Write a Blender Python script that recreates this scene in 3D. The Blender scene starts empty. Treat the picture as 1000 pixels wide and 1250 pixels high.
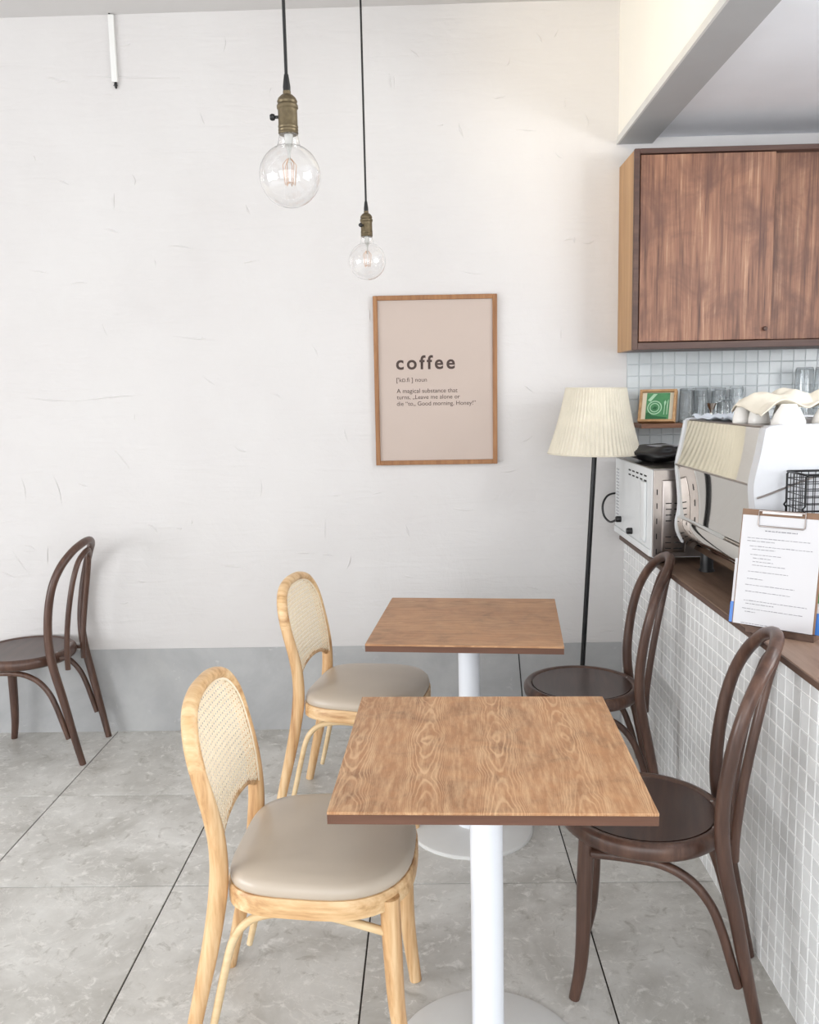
import bpy, bmesh, math, random
from mathutils import Vector, Matrix
PI = math.pi
random.seed(7)
SC = bpy.context.scene
COL = SC.collection

# ------------------------------------------------------------------ camera
HC = 1.5
F_PX, PITCH, YAW, ROLL = 1062.73, math.radians(7.7562), math.radians(1.3105), math.radians(1.2124)
fw = Vector((-math.sin(YAW)*math.cos(PITCH), math.cos(YAW)*math.cos(PITCH), -math.sin(PITCH)))
rt = fw.cross(Vector((0, 0, 1))).normalized()
up = rt.cross(fw)
R2 = rt*math.cos(ROLL) - up*math.sin(ROLL)
U2 = up*math.cos(ROLL) + rt*math.sin(ROLL)
cd = bpy.data.cameras.new('camera')
cam = bpy.data.objects.new('camera', cd)
COL.objects.link(cam)
cam.matrix_world = Matrix(((R2.x, U2.x, -fw.x, 0), (R2.y, U2.y, -fw.y, 0), (R2.z, U2.z, -fw.z, HC), (0, 0, 0, 1)))
cd.sensor_fit = 'VERTICAL'
cd.sensor_height = 32.0
cd.lens = 32.0*F_PX/1250.0
cd.clip_start = 0.02
SC.camera = cam

# ------------------------------------------------------------------ world, daylight, exposure
SC.view_settings.view_transform = 'Standard'
SC.view_settings.look = 'None'
SC.view_settings.gamma = 1
SC.view_settings.use_curve_mapping = False
SC.view_settings.exposure = -0.28
w = bpy.data.worlds.new('world')
SC.world = w
w.use_nodes = True
w.node_tree.nodes['Background'].inputs[0].default_value = (0.90, 0.95, 1.0, 1)
w.node_tree.nodes['Background'].inputs[1].default_value = 1.2


def area_light(name, loc, target, sx, sy, power, color):
    d = bpy.data.lights.new(name, 'AREA')
    d.shape = 'RECTANGLE'
    d.size, d.size_y, d.energy, d.color = sx, sy, power, color
    o = bpy.data.objects.new(name, d)
    COL.objects.link(o)
    o.location = loc
    o.rotation_euler = (Vector(target) - Vector(loc)).to_track_quat('-Z', 'Y').to_euler()
    return o


# daylight through the shop front behind the photographer and through the left side windows
area_light('daylight_front', (-0.5, -2.45, 1.40), (-0.5, 0.3, 0.65), 4.6, 2.5, 140, (0.97, 0.985, 1.0))
area_light('daylight_side', (-5.52, -0.2, 1.40), (-0.2, 0.9, 0.55), 3.4, 2.1, 262, (0.97, 0.985, 1.0))
area_light('fill_light_bar', (2.85, 0.9, 1.65), (0, 0.9, 1.65), 1.8, 1.3, 80, (0.97, 0.985, 1.0))  # added fill light for the bar, shining in through the added right window

# ------------------------------------------------------------------ room measures
D = 3.777      # back wall
ZC = 3.06      # ceiling
XC = 0.847     # tiled counter face
XL, XR, YF = -5.2, 2.6, -2.1
ZW = 0.867     # worktop surface


# ------------------------------------------------------------------ helpers
def link(name, me, mat=None, parent=None):
    o = bpy.data.objects.new(name, me)
    COL.objects.link(o)
    if mat is not None and me is not None:
        me.materials.append(mat)
    if parent is not None:
        o.parent = parent
    return o


def tag(o, label=None, cat=None, group=None, kind=None):
    if label: o['label'] = label
    if cat: o['category'] = cat
    if group: o['group'] = group
    if kind: o['kind'] = kind
    return o


def thing(name, label, cat, loc=(0, 0, 0), rz=0, group=None):
    o = bpy.data.objects.new(name, None)
    o.empty_display_size = 0.1
    COL.objects.link(o)
    o.location = loc
    o.rotation_euler = (0, 0, rz)
    return tag(o, label, cat, group)


def fin(bm, name, mat, parent=None, smooth=False, angle=None):
    me = bpy.data.meshes.new(name)
    bmesh.ops.recalc_face_normals(bm, faces=bm.faces)
    bm.to_mesh(me)
    bm.free()
    if smooth:
        for p in me.polygons: p.use_smooth = True
        if angle is not None:
            try: me.set_sharp_from_angle(angle=math.radians(angle))
            except Exception: pass
    return link(name, me, mat, parent)


def add_box(bm, x0, x1, y0, y1, z0, z1, bev=0, seg=1, mtx=None):
    r = bmesh.ops.create_cube(bm, size=1)
    vs = r['verts']
    for v in vs:
        v.co = Vector(((x0+x1)/2 + v.co.x*(x1-x0), (y0+y1)/2 + v.co.y*(y1-y0), (z0+z1)/2 + v.co.z*(z1-z0)))
    if bev:
        es = list({e for v in vs for e in v.link_edges})
        rr = bmesh.ops.bevel(bm, geom=es, offset=bev, segments=seg, profile=0.5, affect='EDGES')
        vs = list({v for f in rr['faces'] for v in f.verts} | {v for v in vs if v.is_valid})
        if seg >= 1:
            # collect the whole island
            seen = set(vs); st = list(vs)
            while st:
                a = st.pop()
                for e in a.link_edges:
                    b = e.other_vert(a)
                    if b not in seen:
                        seen.add(b); st.append(b)
            vs = list(seen)
    if mtx is not None:
        bmesh.ops.transform(bm, matrix=mtx, verts=vs)
    return vs


def box(name, x0, x1, y0, y1, z0, z1, mat, parent=None, bev=0, seg=2, mtx=None, smooth=False):
    bm = bmesh.new()
    add_box(bm, x0, x1, y0, y1, z0, z1, bev, seg, mtx)
    return fin(bm, name, mat, parent, smooth or seg > 1 and bev > 0, 40)


def spline(pts, n):
    """Catmull-Rom through pts (tuples of any length), n samples per span."""
    out = []
    m = len(pts)
    for i in range(m-1):
        p0 = pts[max(i-1, 0)]; p1 = pts[i]; p2 = pts[i+1]; p3 = pts[min(i+2, m-1)]
        for k in range(n):
            t = k/n
            out.append(tuple(0.5*(2*b + (c-a)*t + (2*a-5*b+4*c-d)*t*t + (-a+3*b-3*c+d)*t*t*t)
                             for a, b, c, d in zip(p0, p1, p2, p3)))
    out.append(tuple(pts[-1]))
    return out


def add_tube(bm, pts, rad, seg=10, ref=None, n=1, cap=True, closed=False):
    """Tube along pts; rad a number, (ra, rb), or a list of either; ra runs along ref."""
    m = len(pts)
    if not isinstance(rad, list): rad = [rad]*m
    rad = [(r, r) if not isinstance(r, tuple) else r for r in rad]
    if n > 1:
        full = spline([tuple(p)+r for p, r in zip(pts, rad)], n)
        pts = [Vector(q[:3]) for q in full]; rad = [q[3:5] for q in full]
    else:
        pts = [Vector(p) for p in pts]
    m = len(pts)
    rings = []
    prev = None
    for i in range(m):
        if closed:
            t = pts[(i+1) % m] - pts[i-1]
        else:
            t = pts[min(i+1, m-1)] - pts[max(i-1, 0)]
        t.normalize()
        if ref is not None:
            a = Vector(ref)
        elif prev is None:
            a = Vector((0, 0, 1)) if abs(t.z) < 0.9 else Vector((1, 0, 0))
        else:
            a = prev
        a = a - t*a.dot(t)
        if a.length < 1e-6: a = t.orthogonal()
        a.normalize()
        prev = a
        b = t.cross(a)
        ra, rb = rad[i]
        rings.append([bm.verts.new(pts[i] + a*(ra*math.cos(2*PI*k/seg)) + b*(rb*math.sin(2*PI*k/seg))) for k in range(seg)])
    for i in range(m if closed else m-1):
        A = rings[i]; B = rings[(i+1) % m]
        for k in range(seg):
            bm.faces.new((A[k], A[(k+1) % seg], B[(k+1) % seg], B[k]))
    if cap and not closed:
        bm.faces.new(rings[0][::-1]); bm.faces.new(rings[-1])


def tube(name, pts, rad, mat, parent=None, seg=10, ref=None, n=1, closed=False):
    bm = bmesh.new()
    add_tube(bm, pts, rad, seg, ref, n, True, closed)
    return fin(bm, name, mat, parent, True, 50)


def add_lathe(bm, prof, seg=32, mtx=None, wob=None):
    rings = []
    for (r, z) in prof:
        if r < 1e-6:
            rings.append([bm.verts.new((0, 0, z))])
        else:
            rings.append([bm.verts.new(((r*(wob(k/seg, z) if wob else 1))*math.cos(2*PI*k/seg),
                                        (r*(wob(k/seg, z) if wob else 1))*math.sin(2*PI*k/seg), z)) for k in range(seg)])
    for A, B in zip(rings, rings[1:]):
        for k in range(seg):
            k2 = (k+1) % seg
            if len(A) == 1 and len(B) == 1: continue
            if len(A) == 1: bm.faces.new((A[0], B[k2], B[k]))
            elif len(B) == 1: bm.faces.new((A[k], A[k2], B[0]))
            else: bm.faces.new((A[k], A[k2], B[k2], B[k]))
    if mtx is not None:
        bmesh.ops.transform(bm, matrix=mtx, verts=[v for R in rings for v in R])


def lathe(name, prof, mat, parent=None, seg=32, mtx=None, angle=40, wob=None):
    bm = bmesh.new()
    add_lathe(bm, prof, seg, mtx, wob)
    return fin(bm, name, mat, parent, True, angle)


def add_prism(bm, outline, axis, a0, a1):
    """Outline of 2D points extruded along axis 0/1/2 from a0 to a1."""
    def p3(q, a):
        l = list(q); l.insert(axis, a); return l
    A = [bm.verts.new(p3(q, a0)) for q in outline]
    B = [bm.verts.new(p3(q, a1)) for q in outline]
    n = len(A)
    bm.faces.new(A[::-1]); bm.faces.new(B)
    for k in range(n):
        bm.faces.new((A[k], A[(k+1) % n], B[(k+1) % n], B[k]))


def T(x, y, z): return Matrix.Translation((x, y, z))
def Rz(a): return Matrix.Rotation(a, 4, 'Z')
def Rx(a): return Matrix.Rotation(a, 4, 'X')
def Ry(a): return Matrix.Rotation(a, 4, 'Y')


def copy_tree(o, parent=None):
    c = o.copy()
    COL.objects.link(c)
    c.parent = parent
    for ch in [k for k in bpy.data.objects if k.parent == o]:
        copy_tree(ch, c)
    return c


# ------------------------------------------------------------------ materials
def s2l(c):
    return tuple(((v/255)/12.92 if v/255 <= 0.04045 else ((v/255+0.055)/1.055)**2.4) for v in c) + (1,)


class NT:
    def __init__(self, name):
        self.m = bpy.data.materials.new(name)
        self.m.use_nodes = True
        self.t = self.m.node_tree
        self.b = self.t.nodes['Principled BSDF']

    def n(self, typ, **kw):
        nd = self.t.nodes.new(typ)
        for k, v in kw.items():
            if k in nd.inputs and not hasattr(nd, k): nd.inputs[k].default_value = v
            else: setattr(nd, k, v)
        return nd

    def l(self, a, b): self.t.links.new(a, b)

    def math(self, op, a, b=None, c=None):
        nd = self.t.nodes.new('ShaderNodeMath'); nd.operation = op
        for i, v in enumerate((a, b, c)):
            if v is None: continue
            if isinstance(v, (int, float)): nd.inputs[i].default_value = v
            else: self.l(v, nd.inputs[i])
        return nd.outputs[0]

    def coords(self, kind='Object', scale=(1, 1, 1), rand=False):
        tc = self.t.nodes.new('ShaderNodeTexCoord')
        mp = self.t.nodes.new('ShaderNodeMapping')
        mp.inputs['Scale'].default_value = scale
        src = tc.outputs[kind]
        if rand:
            oi = self.t.nodes.new('ShaderNodeObjectInfo')
            va = self.t.nodes.new('ShaderNodeVectorMath'); va.operation = 'ADD'
            mu = self.t.nodes.new('ShaderNodeVectorMath'); mu.operation = 'SCALE'
            cx = self.t.nodes.new('ShaderNodeCombineXYZ')
            self.l(oi.outputs['Random'], cx.inputs[0]); self.l(oi.outputs['Random'], cx.inputs[1])
            self.l(cx.outputs[0], mu.inputs[0]); mu.inputs['Scale'].default_value = 37.0
            self.l(src, va.inputs[0]); self.l(mu.outputs[0], va.inputs[1])
            src = va.outputs[0]
        self.l(src, mp.inputs['Vector'])
        return mp.outputs[0]

    def noise(self, vec, scale, detail=4, rough=0.55, dist=0.0):
        nd = self.t.nodes.new('ShaderNodeTexNoise')
        nd.inputs['Scale'].default_value = scale; nd.inputs['Detail'].default_value = detail
        nd.inputs['Roughness'].default_value = rough; nd.inputs['Distortion'].default_value = dist
        self.l(vec, nd.inputs['Vector'])
        return nd.outputs['Fac']

    def ramp(self, fac, stops):
        nd = self.t.nodes.new('ShaderNodeValToRGB')
        cr = nd.color_ramp
        while len(cr.elements) < len(stops): cr.elements.new(0.5)
        for e, (p, c) in zip(cr.elements, stops):
            e.position = p; e.color = c if len(c) == 4 else s2l(c)
        self.l(fac, nd.inputs[0])
        return nd.outputs[0]

    def mix(self, fac, a, b, typ='MIX'):
        nd = self.t.nodes.new('ShaderNodeMix'); nd.data_type = 'RGBA'; nd.blend_type = typ
        for i, v in ((0, fac), (6, a), (7, b)):
            if isinstance(v, (int, float)): nd.inputs[i].default_value = v
            elif isinstance(v, tuple): nd.inputs[i].default_value = v if len(v) == 4 else s2l(v)
            else: self.l(v, nd.inputs[i])
        return nd.outputs[2]

    def bump(self, h, strength=0.3, dist=0.01, normal=None):
        nd = self.t.nodes.new('ShaderNodeBump')
        nd.inputs['Strength'].default_value = strength; nd.inputs['Distance'].default_value = dist
        self.l(h, nd.inputs['Height'])
        if normal is not None: self.l(normal, nd.inputs['Normal'])
        return nd.outputs[0]

    def done(self, col=None, rough=0.5, metal=0.0, normal=None, spec=None, **kw):
        b = self.b
        if col is not None:
            if isinstance(col, tuple): b.inputs['Base Color'].default_value = col if len(col) == 4 else s2l(col)
            else: self.l(col, b.inputs['Base Color'])
        if isinstance(rough, (int, float)): b.inputs['Roughness'].default_value = rough
        else: self.l(rough, b.inputs['Roughness'])
        b.inputs['Metallic'].default_value = metal
        if normal is not None: self.l(normal, b.inputs['Normal'])
        if spec is not None: b.inputs['Specular IOR Level'].default_value = spec
        for k, v in kw.items(): b.inputs[k].default_value = v
        return self.m


def plain(name, col, rough=0.5, metal=0.0, var=0.06, scale=8, **kw):
    m = NT(name)
    v = m.coords()
    f = m.noise(v, scale, 3)
    a = s2l(col)
    lo = tuple(c*(1-var) for c in a[:3])+(1,); hi = tuple(min(1, c*(1+var)) for c in a[:3])+(1,)
    return m.done(m.ramp(f, [(0.3, lo), (0.7, hi)]), rough, metal, **kw)


def mat_plaster():
    m = NT('white_plaster')
    v = m.coords()
    big = m.noise(v, 1.3, 4, 0.6)
    col = m.ramp(big, [(0.25, (212, 209, 208)), (0.75, (219, 217, 216))])
    a = m.noise(v, 5, 6, 0.6, 0.6)
    st = m.noise(m.coords(scale=(2.0, 2.0, 14)), 1.6, 3, 0.5, 1.2)
    fine = m.noise(v, 60, 3, 0.6)
    h = m.math('ADD', m.math('MULTIPLY', a, 1.0), m.math('MULTIPLY', st, 0.5))
    h = m.math('ADD', h, m.math('MULTIPLY', fine, 0.06))
    return m.done(col, 0.75, normal=m.bump(h, 0.42, 0.016), spec=0.25)


def mat_cement():
    m = NT('grey_cement')
    v = m.coords()
    a = m.noise(v, 3.2, 6, 0.65, 0.4)
    col = m.ramp(a, [(0.25, (160, 161, 162)), (0.5, (176, 177, 178)), (0.75, (190, 191, 190))])
    sp = m.noise(v, 16, 4, 0.7, 0.3)
    col = m.mix(m.ramp(sp, [(0.64, (0, 0, 0, 1)), (0.72, (0.6, 0.6, 0.6, 1))]), col, (206, 206, 204))
    return m.done(col, 0.6, normal=m.bump(a, 0.2, 0.01))


def mat_floor_tile():
    m = NT('concrete_look_tile')
    v = m.coords(rand=True)
    a = m.noise(v, 3.0, 7, 0.65, 0.5)
    col = m.ramp(a, [(0.28, (170, 167, 160)), (0.5, (204, 202, 197)), (0.68, (226, 225, 221))])
    ve = m.noise(v, 4.2, 6, 0.62, 2.2)
    vein = m.math('ABSOLUTE', m.math('SUBTRACT', ve, 0.5))
    mask = m.noise(v, 2.6, 3, 0.5)
    k = m.math('MULTIPLY', m.ramp(vein, [(0.0, (1, 1, 1, 1)), (0.014, (0, 0, 0, 1))]), m.ramp(mask, [(0.45, (0, 0, 0, 1)), (0.62, (1, 1, 1, 1))]))
    col = m.mix(m.math('MULTIPLY', k, 0.6), col, (234, 232, 227))
    sp = m.noise(v, 26, 5, 0.7, 0.6)
    col = m.mix(m.ramp(sp, [(0.55, (0, 0, 0, 1)), (0.68, (0.75, 0.75, 0.75, 1))]), col, (238, 236, 232))
    dk = m.noise(v, 18, 5, 0.7, 0.8)
    col = m.mix(m.ramp(dk, [(0.30, (0.65, 0.65, 0.65, 1)), (0.44, (0, 0, 0, 1))]), col, (158, 154, 145))
    rg = m.ramp(a, [(0.3, (0.30, 0.30, 0.30, 1)), (0.7, (0.45, 0.45, 0.45, 1))])
    return m.done(col, rg, normal=m.bump(sp, 0.05, 0.004), spec=0.45)


def mat_wood(name, cols, axis=2, freq=26, stretch=0.06, rough=0.45, bump=0.08, rand=False, contrast=(0.3, 0.5, 0.7)):
    """Straight-grained wood, the grain along the axis."""
    m = NT(name)
    s = [1, 1, 1]; s[axis] = stretch
    v = m.coords(scale=tuple(s), rand=rand)
    a = m.noise(v, freq, 6, 0.65, 0.4)
    b = m.noise(v, freq*4, 3, 0.6)
    f = m.math('ADD', m.math('MULTIPLY', a, 0.75), m.math('MULTIPLY', b, 0.25))
    col = m.ramp(f, list(zip(contrast, cols)))
    return m.done(col, rough, normal=m.bump(f, bump, 0.003))


def mat_stained_door():
    m = NT('brown_stained_pine')
    v = m.coords(scale=(1, 1, 0.05), rand=True)
    a = m.noise(v, 30, 6, 0.65, 0.5)
    b = m.noise(m.coords(scale=(1, 1, 0.035), rand=True), 130, 3, 0.6)
    f = m.math('ADD', m.math('MULTIPLY', a, 0.62), m.math('MULTIPLY', b, 0.38))
    col = m.ramp(f, [(0.36, (74, 46, 36)), (0.48, (134, 93, 72)), (0.56, (152, 110, 86)), (0.66, (196, 156, 128))])
    patch = m.noise(m.coords(rand=True), 5.5, 5, 0.6, 0.6)
    col = m.mix(m.ramp(patch, [(0.46, (0, 0, 0, 1)), (0.66, (0.72, 0.72, 0.72, 1))]), col, (92, 60, 50))
    return m.done(col, 0.5, normal=m.bump(f, 0.3, 0.003))


def mat_tabletop(name, along, base, line, freq, repeat):
    """Oak-print laminate: cathedral figures repeating across the board, grain along the axis 'along' (0 x, 1 y)."""
    m = NT(name)
    tc = m.t.nodes.new('ShaderNodeTexCoord')
    sp = m.t.nodes.new('ShaderNodeSeparateXYZ'); m.l(tc.outputs['Object'], sp.inputs[0])
    g, c = (sp.outputs[1], sp.outputs[0]) if along == 1 else (sp.outputs[0], sp.outputs[1])
    v = m.coords()
    sv = [6, 6, 6]; sv[along] = 5
    wob = m.math('SUBTRACT', m.noise(m.coords(scale=tuple(sv)), 1.0, 3, 0.5), 0.5)
    sv3 = [40, 40, 40]; sv3[along] = 9
    wob2 = m.math('SUBTRACT', m.noise(m.coords(scale=tuple(sv3)), 1.0, 3, 0.6), 0.5)
    cc = m.math('ADD', m.math('ADD', c, 5.0), m.math('MULTIPLY', wob, 0.05))
    u = m.math('SUBTRACT', m.math('MODULO', cc, repeat), repeat*0.5)
    au = m.math('ABSOLUTE', u)
    gg = m.math('PINGPONG', m.math('ADD', m.math('ADD', g, 3.0), m.math('MULTIPLY', wob, 0.22)), 0.19)
    ph = m.math('ADD', m.math('MULTIPLY', m.math('MULTIPLY', u, u), freq*100.0), m.math('MULTIPLY', gg, freq*0.45))
    ph = m.math('ADD', ph, m.math('MULTIPLY', wob2, 0.9))
    s = m.math('SINE', m.math('MULTIPLY', ph, 6.2832))
    lines = m.ramp(s, [(0.30, (0, 0, 0, 1)), (0.95, (1, 1, 1, 1))])
    near = m.ramp(m.math('ADD', au, m.math('MULTIPLY', wob2, 0.02)), [(repeat*0.24, (1, 1, 1, 1)), (repeat*0.42, (0.12, 0.12, 0.12, 1))])
    sm = [3.5, 3.5, 3.5]; sm[along] = 2.4
    mask = m.ramp(m.noise(m.coords(scale=tuple(sm)), 1.7, 3, 0.55), [(0.36, (0.25, 0.25, 0.25, 1)), (0.60, (1, 1, 1, 1))])
    mask = m.math('MULTIPLY', mask, near)
    sv2 = [60, 60, 60]; sv2[along] = 7
    fine = m.noise(m.coords(scale=tuple(sv2)), 1.6, 4, 0.7)
    blot = m.noise(v, 9, 5, 0.7, 0.5)
    dk = tuple(int(x*0.80) for x in base); lt = tuple(min(255, int(x*1.10)) for x in base)
    col = m.ramp(blot, [(0.3, dk), (0.5, base), (0.72, lt)])
    col = m.mix(m.ramp(fine, [(0.42, (0.0, 0.0, 0.0, 1)), (0.70, (0.55, 0.55, 0.55, 1))]), col, line)
    k = m.math('MULTIPLY', m.math('MULTIPLY', lines, mask), 0.62)
    col = m.mix(k, col, line)
    h = m.math('ADD', k, m.math('MULTIPLY', fine, 0.3))
    return m.done(col, 0.45, normal=m.bump(h, 0.06, 0.002), spec=0.4)


def mat_mosaic(name, col):
    m = NT(name)
    oi = m.t.nodes.new('ShaderNodeObjectInfo')
    v = m.coords('Object', rand=True)
    f = m.noise(v, 9, 3)
    a = s2l(col)
    c = m.ramp(f, [(0.3, tuple(x*0.93 for x in a[:3])+(1,)), (0.7, tuple(min(1, x*1.03) for x in a[:3])+(1,))])
    hs = m.t.nodes.new('ShaderNodeHueSaturation')
    m.l(c, hs.inputs['Color'])
    m.l(m.math('ADD', m.math('MULTIPLY', oi.outputs['Random'], 0.10), 0.93), hs.inputs['Value'])
    return m.done(hs.outputs[0], 0.16, normal=m.bump(f, 0.12, 0.004), spec=0.5)


def mat_glass(name, tint=(1, 1, 1, 1), rough=0.0, bump=0.0):
    m = NT(name)
    kw = {'Transmission Weight': 1.0, 'IOR': 1.45}
    nrm = None
    if bump:
        nrm = m.bump(m.noise(m.coords(), 90, 2), bump, 0.004)
    return m.done(tint, rough, normal=nrm, **kw)


def mat_pane():
    m = NT('window_glass')
    for nd in list(m.t.nodes):
        if nd.type == 'BSDF_PRINCIPLED': m.t.nodes.remove(nd)
    out = [nd for nd in m.t.nodes if nd.type == 'OUTPUT_MATERIAL'][0]
    a = m.t.nodes.new('ShaderNodeBsdfTransparent'); b = m.t.nodes.new('ShaderNodeBsdfGlossy')
    b.inputs['Roughness'].default_value = 0.02
    mx = m.t.nodes.new('ShaderNodeMixShader'); mx.inputs[0].default_value = 0.06
    m.l(a.outputs[0], mx.inputs[1]); m.l(b.outputs[0], mx.inputs[2]); m.l(mx.outputs[0], out.inputs[0])
    return m.m


def mat_cloth(name, col, weave=500, rough=0.9, bump=0.2):
    m = NT(name)
    v = m.coords()
    f = m.noise(v, 14, 4)
    a = s2l(col)
    c = m.ramp(f, [(0.3, tuple(x*0.93 for x in a[:3])+(1,)), (0.7, tuple(min(1, x*1.04) for x in a[:3])+(1,))])
    g = m.noise(v, weave, 2)
    return m.done(c, rough, normal=m.bump(g, bump, 0.001), spec=0.2)


M = {}
M['plaster'] = mat_plaster()
M['cement'] = mat_cement()
M['ceiling'] = plain('ceiling_paint', (214, 212, 211), 0.8, var=0.02, scale=3)
M['barceil'] = plain('bar_ceiling_paint', (234, 237, 243), 0.55, var=0.05, scale=2)
M['beam'] = plain('beam_paint', (246, 243, 234), 0.6, var=0.015, scale=3)
M['trim'] = plain('trim_paint', (214, 214, 212), 0.5, var=0.04, scale=12)
M['soffit'] = plain('grey_soffit', (172, 174, 176), 0.5, var=0.03, scale=6)  # beam underside, a darker grey than the beam face
M['tile'] = mat_floor_tile()
M['joint'] = plain('dark_floor_joint', (58, 54, 49), 0.9, var=0.2, scale=20)
M['grout'] = plain('white_grout', (253, 253, 252), 0.8, var=0.03, scale=20)
M['mosaic'] = mat_mosaic('glossy_white_mosaic', (238, 239, 239))
M['wmosaic'] = mat_mosaic('glossy_pale_wall_mosaic', (213, 219, 221))
M['wgrout'] = plain('pale_blue_grout', (196, 203, 207), 0.8, var=0.03, scale=20)
M['top_a'] = mat_tabletop('oak_print_long', 1, (167, 121, 84), (222, 186, 146), 30, 0.15)
M['top_b'] = mat_tabletop('oak_print_cross', 0, (166, 122, 88), (204, 162, 122), 22, 0.30)
M['edge'] = mat_wood('tabletop_edge_band', [(78, 50, 36), (98, 65, 48), (114, 78, 60)], 0, 30, 0.05, 0.45)
M['white_metal'] = plain('white_powder_coat', (236, 240, 247), 0.3, var=0.01)
M['base_metal'] = plain('white_base_paint', (222, 222, 220), 0.32, 0.0, var=0.03)
M['dark_wood'] = mat_wood('dark_stained_beech', [(56, 38, 31), (82, 58, 48), (110, 82, 68)], 2, 22, 0.09, 0.32, 0.05, True)
M['dark_seat'] = mat_wood('dark_stained_seat', [(46, 31, 27), (66, 46, 39), (84, 60, 50)], 1, 22, 0.09, 0.28, 0.05, True)
M['ash'] = mat_wood('natural_ash', [(166, 118, 74), (212, 170, 122), (234, 202, 158)], 2, 24, 0.07, 0.42, 0.06, True, (0.36, 0.49, 0.63))
M['ash_h'] = mat_wood('natural_ash_cross', [(180, 134, 88), (217, 178, 130), (236, 206, 162)], 0, 24, 0.10, 0.42, 0.06, True, (0.36, 0.49, 0.63))
M['rattan_rod'] = mat_wood('pale_rattan', [(214, 180, 132), (232, 204, 160), (242, 220, 182)], 0, 18, 0.2, 0.4, 0.04, True)
M['cane'] = plain('woven_cane', (252, 238, 214), 0.5, var=0.04, scale=70)
M['vinyl'] = plain('taupe_vinyl', (192, 179, 163), 0.3, var=0.04, scale=5, spec=0.5)
M['frame_wood'] = mat_wood('poster_frame_oak', [(120, 78, 44), (150, 104, 64), (172, 124, 80)], 2, 40, 0.06, 0.5)
M['poster'] = plain('poster_paper', (190, 174, 164), 0.55, var=0.02, scale=3)
M['ink'] = plain('brown_ink', (70, 55, 50), 0.7, var=0.02)
M['black'] = plain('black_plastic', (22, 22, 24), 0.4, var=0.1)
M['black_metal'] = plain('black_steel', (20, 20, 22), 0.35, 0.3, var=0.1)
M['brass'] = plain('antique_brass', (112, 100, 78), 0.42, 0.7, var=0.25, scale=90)
M['glass'] = mat_glass('clear_bulb_glass')
M['tumbler'] = mat_glass('tumbler_glass', (0.95, 0.97, 0.98, 1), 0.02)
M['ribbed'] = mat_glass('textured_tumbler_glass', (0.95, 0.97, 0.98, 1), 0.03, 0.5)
M['filament'] = plain('filament_wire', (196, 150, 110), 0.4, 0.6)
M['milkglass'] = plain('glass_stem', (226, 226, 222), 0.2)
M['shade'] = mat_cloth('cream_pleated_fabric', (219, 212, 195), 300)
M['door_wood'] = mat_stained_door()
M['case_dark'] = mat_wood('dark_case_frame', [(62, 42, 38), (82, 58, 50), (100, 74, 62)], 0, 24, 0.08, 0.5, 0.1)
M['case_side'] = mat_wood('light_case_side', [(156, 116, 78), (180, 140, 98), (196, 156, 112)], 2, 18, 0.07, 0.5, 0.06)
M['worktop'] = mat_wood('walnut_worktop', [(102, 80, 68), (138, 112, 95), (160, 134, 116)], 1, 16, 0.1, 0.45, 0.08)
M['worktop_edge'] = mat_wood('walnut_worktop_edge', [(70, 50, 41), (94, 71, 59), (112, 87, 73)], 1, 16, 0.1, 0.45, 0.08)
M['oven_white'] = plain('white_enamel', (226, 229, 230), 0.3, var=0.02)
M['steel'] = plain('brushed_steel', (168, 160, 156), 0.28, 1.0, var=0.06, scale=30)
M['mirror'] = plain('polished_steel', (226, 223, 216), 0.03, 1.0, var=0.01, scale=2)
M['slot'] = plain('vent_slot_black', (30, 28, 28), 0.7)
M['machine'] = plain('white_machine_enamel', (203, 205, 209), 0.22, var=0.01)
M['china'] = plain('white_china', (236, 233, 228), 0.2, var=0.01)
M['towel'] = mat_cloth('cream_towel', (232, 224, 208), 260, bump=0.3)
M['bluecloth'] = mat_cloth('pale_blue_cloth', (214, 222, 232), 260)
M['paper'] = plain('white_paper', (218, 218, 221), 0.7, var=0.01)
M['hardboard'] = plain('brown_hardboard', (134, 104, 82), 0.6, var=0.08, scale=40)
M['print'] = plain('grey_print', (150, 150, 156), 0.8)
M['blue'] = plain('blue_plastic', (44, 118, 204), 0.35)
M['greenprint'] = plain('green_print', (84, 150, 100), 0.6, var=0.12, scale=25)
M['greendark'] = plain('dark_green_print', (50, 112, 70), 0.6, var=0.1, scale=25)
M['mint'] = plain('mint_print', (184, 222, 190), 0.6, var=0.04)
M['cream'] = plain('cream_mount', (236, 228, 206), 0.7, var=0.02)
M['pine'] = mat_wood('small_frame_pine', [(168, 128, 88), (196, 154, 110), (214, 176, 134)], 0, 40, 0.1, 0.5)
M['shelf'] = mat_wood('wall_shelf_wood', [(92, 58, 40), (124, 84, 60), (148, 106, 80)], 0, 24, 0.08, 0.5)
M['pane'] = mat_pane()
M['winframe'] = plain('dark_window_frame', (70, 70, 72), 0.4)
M['pvc'] = plain('white_pvc', (234, 234, 232), 0.4, var=0.01)
M['bulbon'] = NT('warm_lamp_lens').done((255, 236, 200), 0.4, **{'Emission Color': (1, 0.82, 0.55, 1), 'Emission Strength': 6.0})


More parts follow.
